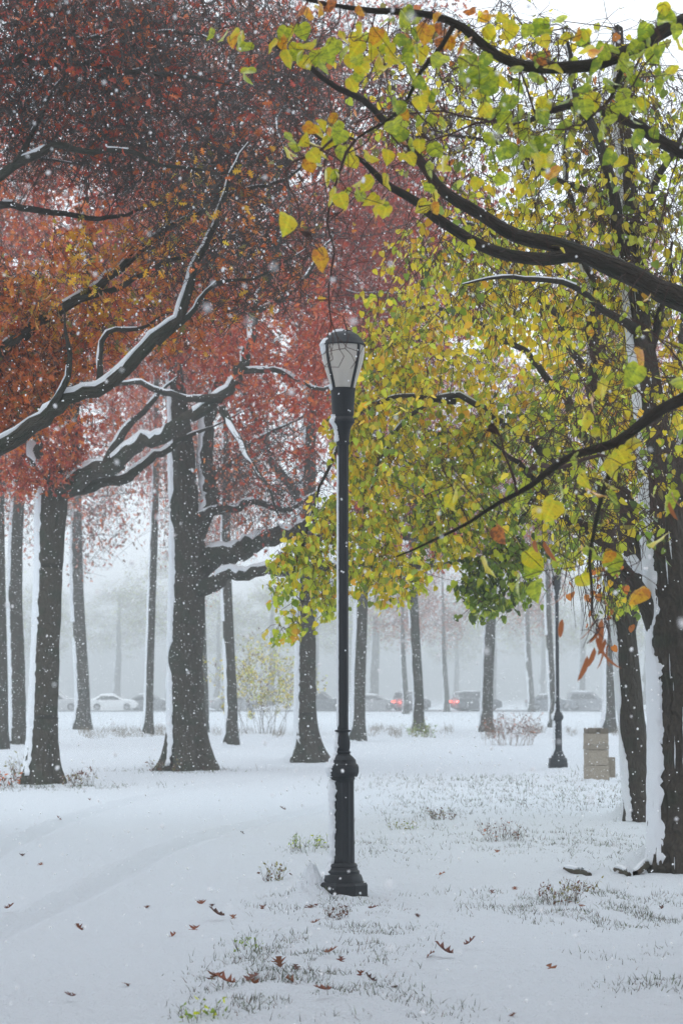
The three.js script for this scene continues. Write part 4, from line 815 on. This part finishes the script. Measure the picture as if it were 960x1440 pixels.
brush('shrub', floorAt(375, 1032), 'loose yellow leaved shrub beside the straight oak behind the lamp post', 'shrub', null, { n: 24, h: 2.5, spread: 1.25, r: 0.011, leaf: { yellow: 4, lime: 3, brown: 2, olive: 2 }, leaves: 5, size: 0.085, color: [0.12, 0.09, 0.07], seed: 201, split: 3 });
brush('shrub', floorAt(716, 1048), 'brown leafless brush at the edge of the far lawn near the leaning oak', 'shrub', null, { n: 46, h: 0.75, spread: 0.75, r: 0.006, leaf: { brown: 5, rust: 1 }, leaves: 2, size: 0.05, color: [0.2, 0.12, 0.08], seed: 202, split: 2 });
brush('shrub', floorAt(592, 1036), 'low green weeds at the foot of a slim hazy oak', 'shrub', null, { n: 26, h: 0.5, spread: 0.5, r: 0.006, leaf: { green: 4, olive: 3 }, leaves: 3, size: 0.08, color: [0.12, 0.12, 0.06], seed: 203, split: 1 });
{
  // a band of dry weeds along the far edge of the lawn, too fine to count
  const rand = mulberry(204), mb = new MB();
  for (let k = 0; k < 5200; k++) {
    const px = -40 + 1040 * rand(), py = 1026 + 10 * rand() + 5 * noise2(px * 0.02, 3); if (noise2(px * 0.025, 9) + 0.25 < rand() * 0.8) continue;
    const p = floorAt(px, py), h = 0.12 + 0.35 * rand() * rand(); const d = V((rand() - 0.5) * 0.3, h, (rand() - 0.5) * 0.3);
    mb.tube([p, p.clone().add(d)], [0.006, 0.003], 3, { capEnd: false });
  }
  const o = part('dry_weeds', mb.geo(null), new THREE.MeshStandardMaterial({ color: rgb(0.2, 0.16, 0.11), roughness: 1 }), scene); tag(o, 'band of dry brown weeds along the far edge of the lawn', 'weeds', null, 'stuff');
}
const TUFTS = [ // px, py, height, spread, stems, leafy
  [385, 1240, 0.16, 0.08, 16, { brown: 2, olive: 3 }, 'dry brown weed tuft standing at the path edge near the lamp post'], [437, 1202, 0.17, 0.17, 20, { green: 5, lime: 2 }, 'leafy green weed clump right behind the lamp post plinth'],
  [352, 1335, 0.13, 0.07, 8, { green: 5, dark: 2 }, 'bright green weed among grass blades in front of the lamp post'], [282, 1436, 0.12, 0.09, 9, { green: 4, lime: 1 }, 'small green weed at the corner of the grassy strip by the path'],
  [622, 1155, 0.15, 0.13, 22, { brown: 4, olive: 1 }, 'brown weed tuft beyond the lamp post beside the trodden trail'], [706, 1183, 0.22, 0.22, 26, { brown: 5, rust: 1 }, 'widest brown weed tuft beside the trodden trail'], [790, 1265, 0.17, 0.16, 22, { brown: 3, olive: 2 }, 'brown weed tuft in front of the lone broken branch'], [815, 1250, 0.14, 0.1, 14, { olive: 3, brown: 3 }, 'olive weed tuft next to the lone broken branch'],
  [235, 1085, 0.25, 0.3, 20, { brown: 4, olive: 2 }, 'withered weeds at the foot of the thickest oak'], [40, 1098, 0.4, 0.35, 26, { brown: 3, olive: 4 }, 'withered weeds at the foot of the forked oak, beside its snow stripe'], [110, 1102, 0.3, 0.3, 18, { brown: 4, olive: 2 }, 'withered weeds on the lawn side of the forked oak'], [8, 1104, 0.35, 0.25, 18, { rust: 3, brown: 3 }, 'rusty brown weeds at the picture edge of the path before the forked oak'],
  [470, 1290, 0.1, 0.1, 12, { brown: 3 }, 'short dry weed stalks right in front of the lamp post plinth'], [565, 1170, 0.14, 0.14, 14, { olive: 3, green: 2 }, 'olive weeds between the lamp post and the brown tuft'],
];
TUFTS.forEach(([px, py, h, sp, n, leaf, label], k) => brush('weed_tuft', floorAt(px, py), label.replace('picture edge', 'edge'), 'weeds', 'weed tufts in the snow', { n, h, spread: sp, r: 0.0022 * (py < 1110 ? 2 : 1), leaf, leaves: 2, size: py < 1110 ? 0.05 : 0.022, color: [0.1, 0.085, 0.055], seed: 300 + k, split: 1, tuft: true }));

// grass blades poking through the snow
{
  const rand = mulberry(404), blade = new MB(); // unit blade
  blade.vert(-0.5, 0, 0, 0, 0, 1); blade.vert(0.5, 0, 0, 0, 0, 1); blade.vert(-0.35, 0.55, 0.1, 0, 0, 1); blade.vert(0.35, 0.55, 0.1, 0, 0, 1); blade.vert(0, 1, 0.4, 0, 0, 1); blade.i.push(0, 1, 2, 1, 3, 2, 2, 3, 4);
  const bg = blade.geo(null, true), mats = [], cols = [], m4 = new THREE.Matrix4(), q1 = new THREE.Quaternion(), e1 = new THREE.Euler();
  // patches: px, py, rx m, rz m, count
  const patches = [[420, 1350, 0.55, 1.6, 2000], [370, 1400, 0.4, 0.8, 900], [520, 1310, 0.45, 1.2, 700], [500, 1400, 0.5, 0.8, 380], [570, 1420, 0.4, 0.6, 250], [450, 1270, 0.5, 0.8, 700], [540, 1200, 0.5, 2.5, 600], [590, 1150, 0.6, 3, 500], [440, 1200, 0.3, 0.8, 250], [640, 1130, 1.2, 4, 600],
    [830, 1265, 0.9, 1.1, 1900], [900, 1290, 0.6, 0.9, 1300], [740, 1270, 0.5, 1, 500], [700, 1180, 0.8, 1.6, 500], [800, 1185, 1.2, 2.2, 1300], [900, 1200, 0.8, 2, 900], [750, 1130, 2, 5, 1200], [850, 1120, 1.5, 4, 800], [920, 1390, 0.3, 0.5, 260], [890, 1345, 0.3, 0.4, 120], [600, 1270, 0.3, 0.8, 140], [690, 1105, 2.5, 5, 900], [870, 1100, 2.5, 5, 700], [620, 1100, 2, 5, 400], [80, 1105, 1.6, 1.4, 600], [20, 1100, 1.4, 1.5, 500], [250, 1085, 1.6, 1.5, 400], [300, 1420, 0.2, 0.5, 160]];
  for (const [px, py, rx, rz, n] of patches) {
    const c = floorAt(px, py);
    for (let k = 0; k < n * 1.35; k++) {
      const u = rand() + rand() + rand() - 1.5, v = rand() + rand() + rand() - 1.5, x = c.x + u * rx, z = c.z + v * rz, d = -z; if (noise2(x * 2.1, z * 1.3) < -0.25 + 0.35 * rand()) continue;
      const far = Math.max(1, d / 18), L = (0.018 + 0.06 * rand() * rand()) * Math.min(2, far), w = (0.0028 + 0.002 * rand()) * Math.min(2.2, far);
      e1.set((rand() - 0.5) * 1.5, rand() * 6.28, (rand() - 0.5) * 1.5, 'YXZ'); mats.push(m4.compose(V(x, ground(x, z) - 0.006, z), q1.setFromEuler(e1), V(w, L, L)).clone());
      const g = rand(), c2 = g < 0.45 ? [0.075, 0.075, 0.05] : g < 0.75 ? [0.06, 0.085, 0.04] : g < 0.88 ? [0.13, 0.17, 0.06] : [0.16, 0.1, 0.06]; cols.push(rgb(...c2));
    }
  }
  const im = new THREE.InstancedMesh(bg, new THREE.MeshStandardMaterial({ roughness: 0.9, side: THREE.DoubleSide }), mats.length); im.name = 'grass'; im.receiveShadow = im.castShadow = true;
  mats.forEach((m, k) => { im.setMatrixAt(k, m); im.setColorAt(k, cols[k]); }); scene.add(im); tag(im, 'sparse dark grass blades poking through the snow', 'grass', null, 'stuff');
}
// fallen oak leaves on the snow
{
  const rand = mulberry(505), mats = [[0.2, 0.055, 0.022], [0.13, 0.038, 0.022], [0.24, 0.08, 0.03], [0.09, 0.034, 0.02]].map((c) => new THREE.MeshStandardMaterial({ color: rgb(...c), roughness: 0.75, side: THREE.DoubleSide }));
  const L = [[7, 1282], [30, 1202], [60, 1214], [87, 1150], [124, 1124], [209, 1273], [117, 1311], [248, 1311], [173, 1382], [107, 1402], [283, 1267], [298, 1270], [316, 1288], [326, 1287], [440, 1275], [447, 1279], [304, 1372], [300, 1378], [331, 1394], [352, 1387], [365, 1377], [394, 1371], [401, 1386], [396, 1356], [467, 1409], [338, 1173], [367, 1102], [402, 1137], [276, 1300], [626, 1231], [637, 1346], [611, 1343], [769, 1358], [517, 1285], [510, 1378], [560, 1387], [899, 1207], [817, 1270], [724, 1429], [652, 1333], [689, 1252], [724, 1246], [529, 1387], [932, 1277], [414, 1365], [437, 1300], [370, 1278], [480, 1354], [455, 1350], [700, 1195], [585, 1285]];
  L.forEach(([px, py], k) => {
    const p = floorAt(px, py), o = new THREE.Mesh(k % 3 === 0 ? G.oakCurl : k % 3 === 1 ? G.oakFlat : G.oak, mats[Math.floor(rand() * 4)]); o.name = numbered('fallen_leaf'); o.castShadow = o.receiveShadow = true;
    const big = [[440, 1275], [304, 1372], [331, 1394], [316, 1288], [401, 1386], [626, 1231], [637, 1346], [769, 1358], [365, 1377], [394, 1371]].some((q) => q[0] === px && q[1] === py), s = big ? 0.09 + 0.025 * rand() : 0.045 + 0.035 * rand();
    o.scale.set(s * 1.15, s, s); o.rotation.set(-1.25 + 0.6 * (rand() - 0.5), rand() * 6.28, (rand() - 0.5) * 0.9, 'YXZ'); o.position.copy(p); o.position.y += 0.02 + (k % 3 === 0 ? 0.01 : 0);
    scene.add(o); tag(o, px < 290 || (px < 420 && py < 1260) ? 'small brown oak leaf lying alone on the smooth snowy path' : big ? (px > 590 ? 'large curled oak leaf on the bare snow of the trodden trail' : 'large reddish oak leaf among the grass in front of the lamp post') : px > 800 ? 'brown leaf among the grass near the large forked linden' : px > 590 ? 'small dark leaf on the trodden snow trail' : 'small curled brown leaf among grass blades near the lamp post', 'leaf', 'oak leaves fallen on the snow');
  });
}

// ---------------------------------------------------------------- parked cars along the far road
function makeCar(px, D, turn, tall, color, label, lit) {
  const t = thing('parked_car', V((px - 480) / F * D, 0.08, -D), label, 'car', 'cars on the far road'); t.rotation.y = turn;
  const H = tall ? 1.72 : 1.45, prof = new THREE.Shape(), q = tall ? [[-2.2, 0.35], [-2.28, 0.75], [-2.2, 1.02], [-1.98, 1.62], [-1.7, H], [0.2, H], [0.95, 1.1], [1.95, 0.95], [2.25, 0.8], [2.3, 0.4], [2.1, 0.28], [-2.1, 0.28]] : [[-2.25, 0.38], [-2.32, 0.72], [-2.2, 0.98], [-1.75, 1.02], [-1.05, H - 0.03], [-0.5, H], [0.25, H - 0.04], [1.05, 0.98], [1.95, 0.86], [2.28, 0.7], [2.3, 0.38], [2.1, 0.26], [-2.1, 0.26]];
  q.forEach(([x, y], k) => k ? prof.lineTo(x, y) : prof.moveTo(x, y)); prof.closePath();
  for (const x of [-1.38, 1.42]) { const h = new THREE.Path(); h.absarc(x, 0.36, 0.37, 0, Math.PI * 2); prof.holes.push(h); }
  const g = new THREE.ExtrudeGeometry(prof, { depth: 1.56, bevelEnabled: true, bevelSize: 0.08, bevelThickness: 0.1, bevelSegments: 3, curveSegments: 16 }).translate(0, 0, -0.78), P = g.attributes.position;
  for (let k = 0; k < P.count; k++) { const y = P.getY(k); if (y > 0.98) P.setZ(k, P.getZ(k) * (1 - 0.22 * (y - 0.98) / 0.6)); } g.computeVertexNormals();
  const body = part('body', g, new THREE.MeshPhysicalMaterial({ color: rgb(...color), roughness: 0.35, clearcoat: 0.6 }), t);
  const glass = new THREE.MeshPhysicalMaterial({ color: rgb(0.015, 0.018, 0.02), roughness: 0.08, clearcoat: 1 });
  const wq = tall ? [[-1.85, 1.08], [-1.68, 1.58], [0.12, 1.58], [0.72, 1.08]] : [[-1.5, 1.02], [-0.98, 1.36], [0.2, 1.36], [0.85, 1.02]];
  for (const s of [-1, 1]) { const w = new THREE.Shape(); wq.forEach(([x, y], k) => k ? w.lineTo(x, y) : w.moveTo(x, y)); const gg = new THREE.ExtrudeGeometry(w, { depth: 0.03, bevelEnabled: false }), pp = gg.attributes.position; for (let k = 0; k < pp.count; k++) { const y = pp.getY(k); pp.setZ(k, s * ((0.885 + pp.getZ(k)) * (1 - 0.22 * Math.max(0, y - 0.98) / 0.6))); } gg.computeVertexNormals(); part('side_window', gg, glass, t); }
  const screen = (x0, y0, x1, y1, name) => { const gg = new THREE.BoxGeometry(Math.hypot(x1 - x0, y1 - y0), 0.03, 1.32); const o = part(name, gg, glass, t); o.position.set((x0 + x1) / 2, (y0 + y1) / 2 + 0.05, 0); o.rotation.z = Math.atan2(y1 - y0, x1 - x0); o.position.x += name === 'windshield' ? 0.06 : -0.06; };
  if (tall) { screen(0.92, 1.14, 0.25, H - 0.03, 'windshield'); screen(-2.17, 1.1, -2.0, 1.6, 'rear_window'); } else { screen(1.0, 1.02, 0.3, H - 0.05, 'windshield'); screen(-1.7, 1.05, -1.1, H - 0.05, 'rear_window'); }
  for (const x of [-1.38, 1.42]) for (const s of [-1, 1]) { const w = part('wheel', new THREE.TorusGeometry(0.25, 0.09, 10, 22), new THREE.MeshStandardMaterial({ color: rgb(0.02, 0.02, 0.02), roughness: 0.9 }), t); w.position.set(x, 0.34, s * 0.8); part('rim', new THREE.CylinderGeometry(0.2, 0.2, 0.1, 18).rotateX(Math.PI / 2), new THREE.MeshStandardMaterial({ color: rgb(0.35, 0.35, 0.36), roughness: 0.4, metalness: 0.8 }), w); }
  for (const s of [-1, 1]) {
    const tl = part('tail_light', new THREE.BoxGeometry(0.1, 0.17, 0.32), new THREE.MeshStandardMaterial({ color: rgb(0.25, 0.01, 0.01), roughness: 0.3, emissive: rgb(1, 0.06, 0.03), emissiveIntensity: lit === 'rear' ? 6 : 0 }), t); tl.position.set(-2.33, 0.84, s * 0.66);
    const hl = part('headlight', new THREE.SphereGeometry(0.12, 14, 10), new THREE.MeshStandardMaterial({ color: rgb(0.6, 0.6, 0.58), roughness: 0.2, emissive: rgb(1, 0.72, 0.4), emissiveIntensity: lit === 'front' ? 7 : 0 }), t); hl.scale.set(0.7, 0.8, 1.5); hl.position.set(2.28, 0.7, s * 0.64);
  }
  if (lit) { const l = new THREE.PointLight(lit === 'rear' ? rgb(1, 0.08, 0.04) : rgb(1, 0.75, 0.45), 3, 0, 2); l.position.set(lit === 'rear' ? -2.55 : 2.6, 0.8, 0); l.castShadow = true; t.add(l); }
  const rg = new THREE.SphereGeometry(1, 20, 8, 0, Math.PI * 2, 0, Math.PI / 2), rs = part('roof_snow', rg, M.snow, t); rs.scale.set(tall ? 1.0 : 0.8, 0.1, 0.62); rs.position.set(tall ? -0.75 : -0.4, H + 0.06, 0);
  const hs = part('hood_snow', rg, M.snow, t); hs.scale.set(0.6, 0.07, 0.72); hs.position.set(1.55, tall ? 1.06 : 0.97, 0); hs.rotation.z = -0.13;
  return t;
}
makeCar(82, 205, 0, true, [0.45, 0.46, 0.47], 'silver car half hidden between the forked oak and the wide hazy trunk');
makeCar(160, 203, 0, false, [0.72, 0.74, 0.75], 'white sedan with snowy roof parked on the far road beside the wide hazy trunk');
makeCar(212, 207, 0.05, false, [0.2, 0.21, 0.22], 'dark car with a lit tail light just behind the white sedan', 'rear');
makeCar(330, 206, 0.25, false, [0.3, 0.31, 0.32], 'grey car with lit headlight behind the yellow shrub', 'front');
makeCar(452, 205, 0, true, [0.12, 0.13, 0.14], 'dark car hidden behind the straight oak next to the lamp post');
makeCar(525, 208, 0.1, false, [0.35, 0.36, 0.37], 'pale grey car just past the lamp post shaft on the far road');
makeCar(578, 203, 1.05, true, [0.07, 0.075, 0.085], 'dark tall car showing both lit red tail lights beside a slim oak', 'rear');
makeCar(668, 202, 0.45, true, [0.08, 0.085, 0.09], 'dark sport utility car with a red tail light beside the leaning oak', 'rear');
makeCar(772, 205, 0, false, [0.2, 0.215, 0.235], 'hazy grey car behind the far lamp post');
makeCar(826, 207, 0, true, [0.25, 0.26, 0.28], 'hazy grey tall car above the stone pillar');

// ---------------------------------------------------------------- falling snow
{
  const rand = mulberry(909), N = 165000, N2 = 170000, im = new THREE.InstancedMesh(new THREE.IcosahedronGeometry(1, 0), new THREE.MeshStandardMaterial({ color: rgb(0.92, 0.94, 0.96), roughness: 1 }), N + N2), m4 = new THREE.Matrix4(), q = new THREE.Quaternion(), e = new THREE.Euler();
  for (let k = 0; k < N + N2; k++) {
    const far = k >= N, r = far ? 0.006 + 0.006 * rand() : 0.0033 + 0.0052 * rand() * rand(); e.set(rand() * 6, rand() * 6, 0.35); q.setFromEuler(e);
    const p = far ? V((rand() * 2 - 1) * 24, rand() * 20, -52 - 80 * rand()) : V((rand() * 2 - 1) * 11, rand() * 17, -2.4 - 50 * rand());
    im.setMatrixAt(k, m4.compose(p, q, V(r, r * (1 + 0.7 * rand()), r)));
  }
  im.name = 'falling_snow'; scene.add(im); tag(im, 'snowflakes falling through the air', 'snow', null, 'stuff');
}

renderer.render(scene, camera);
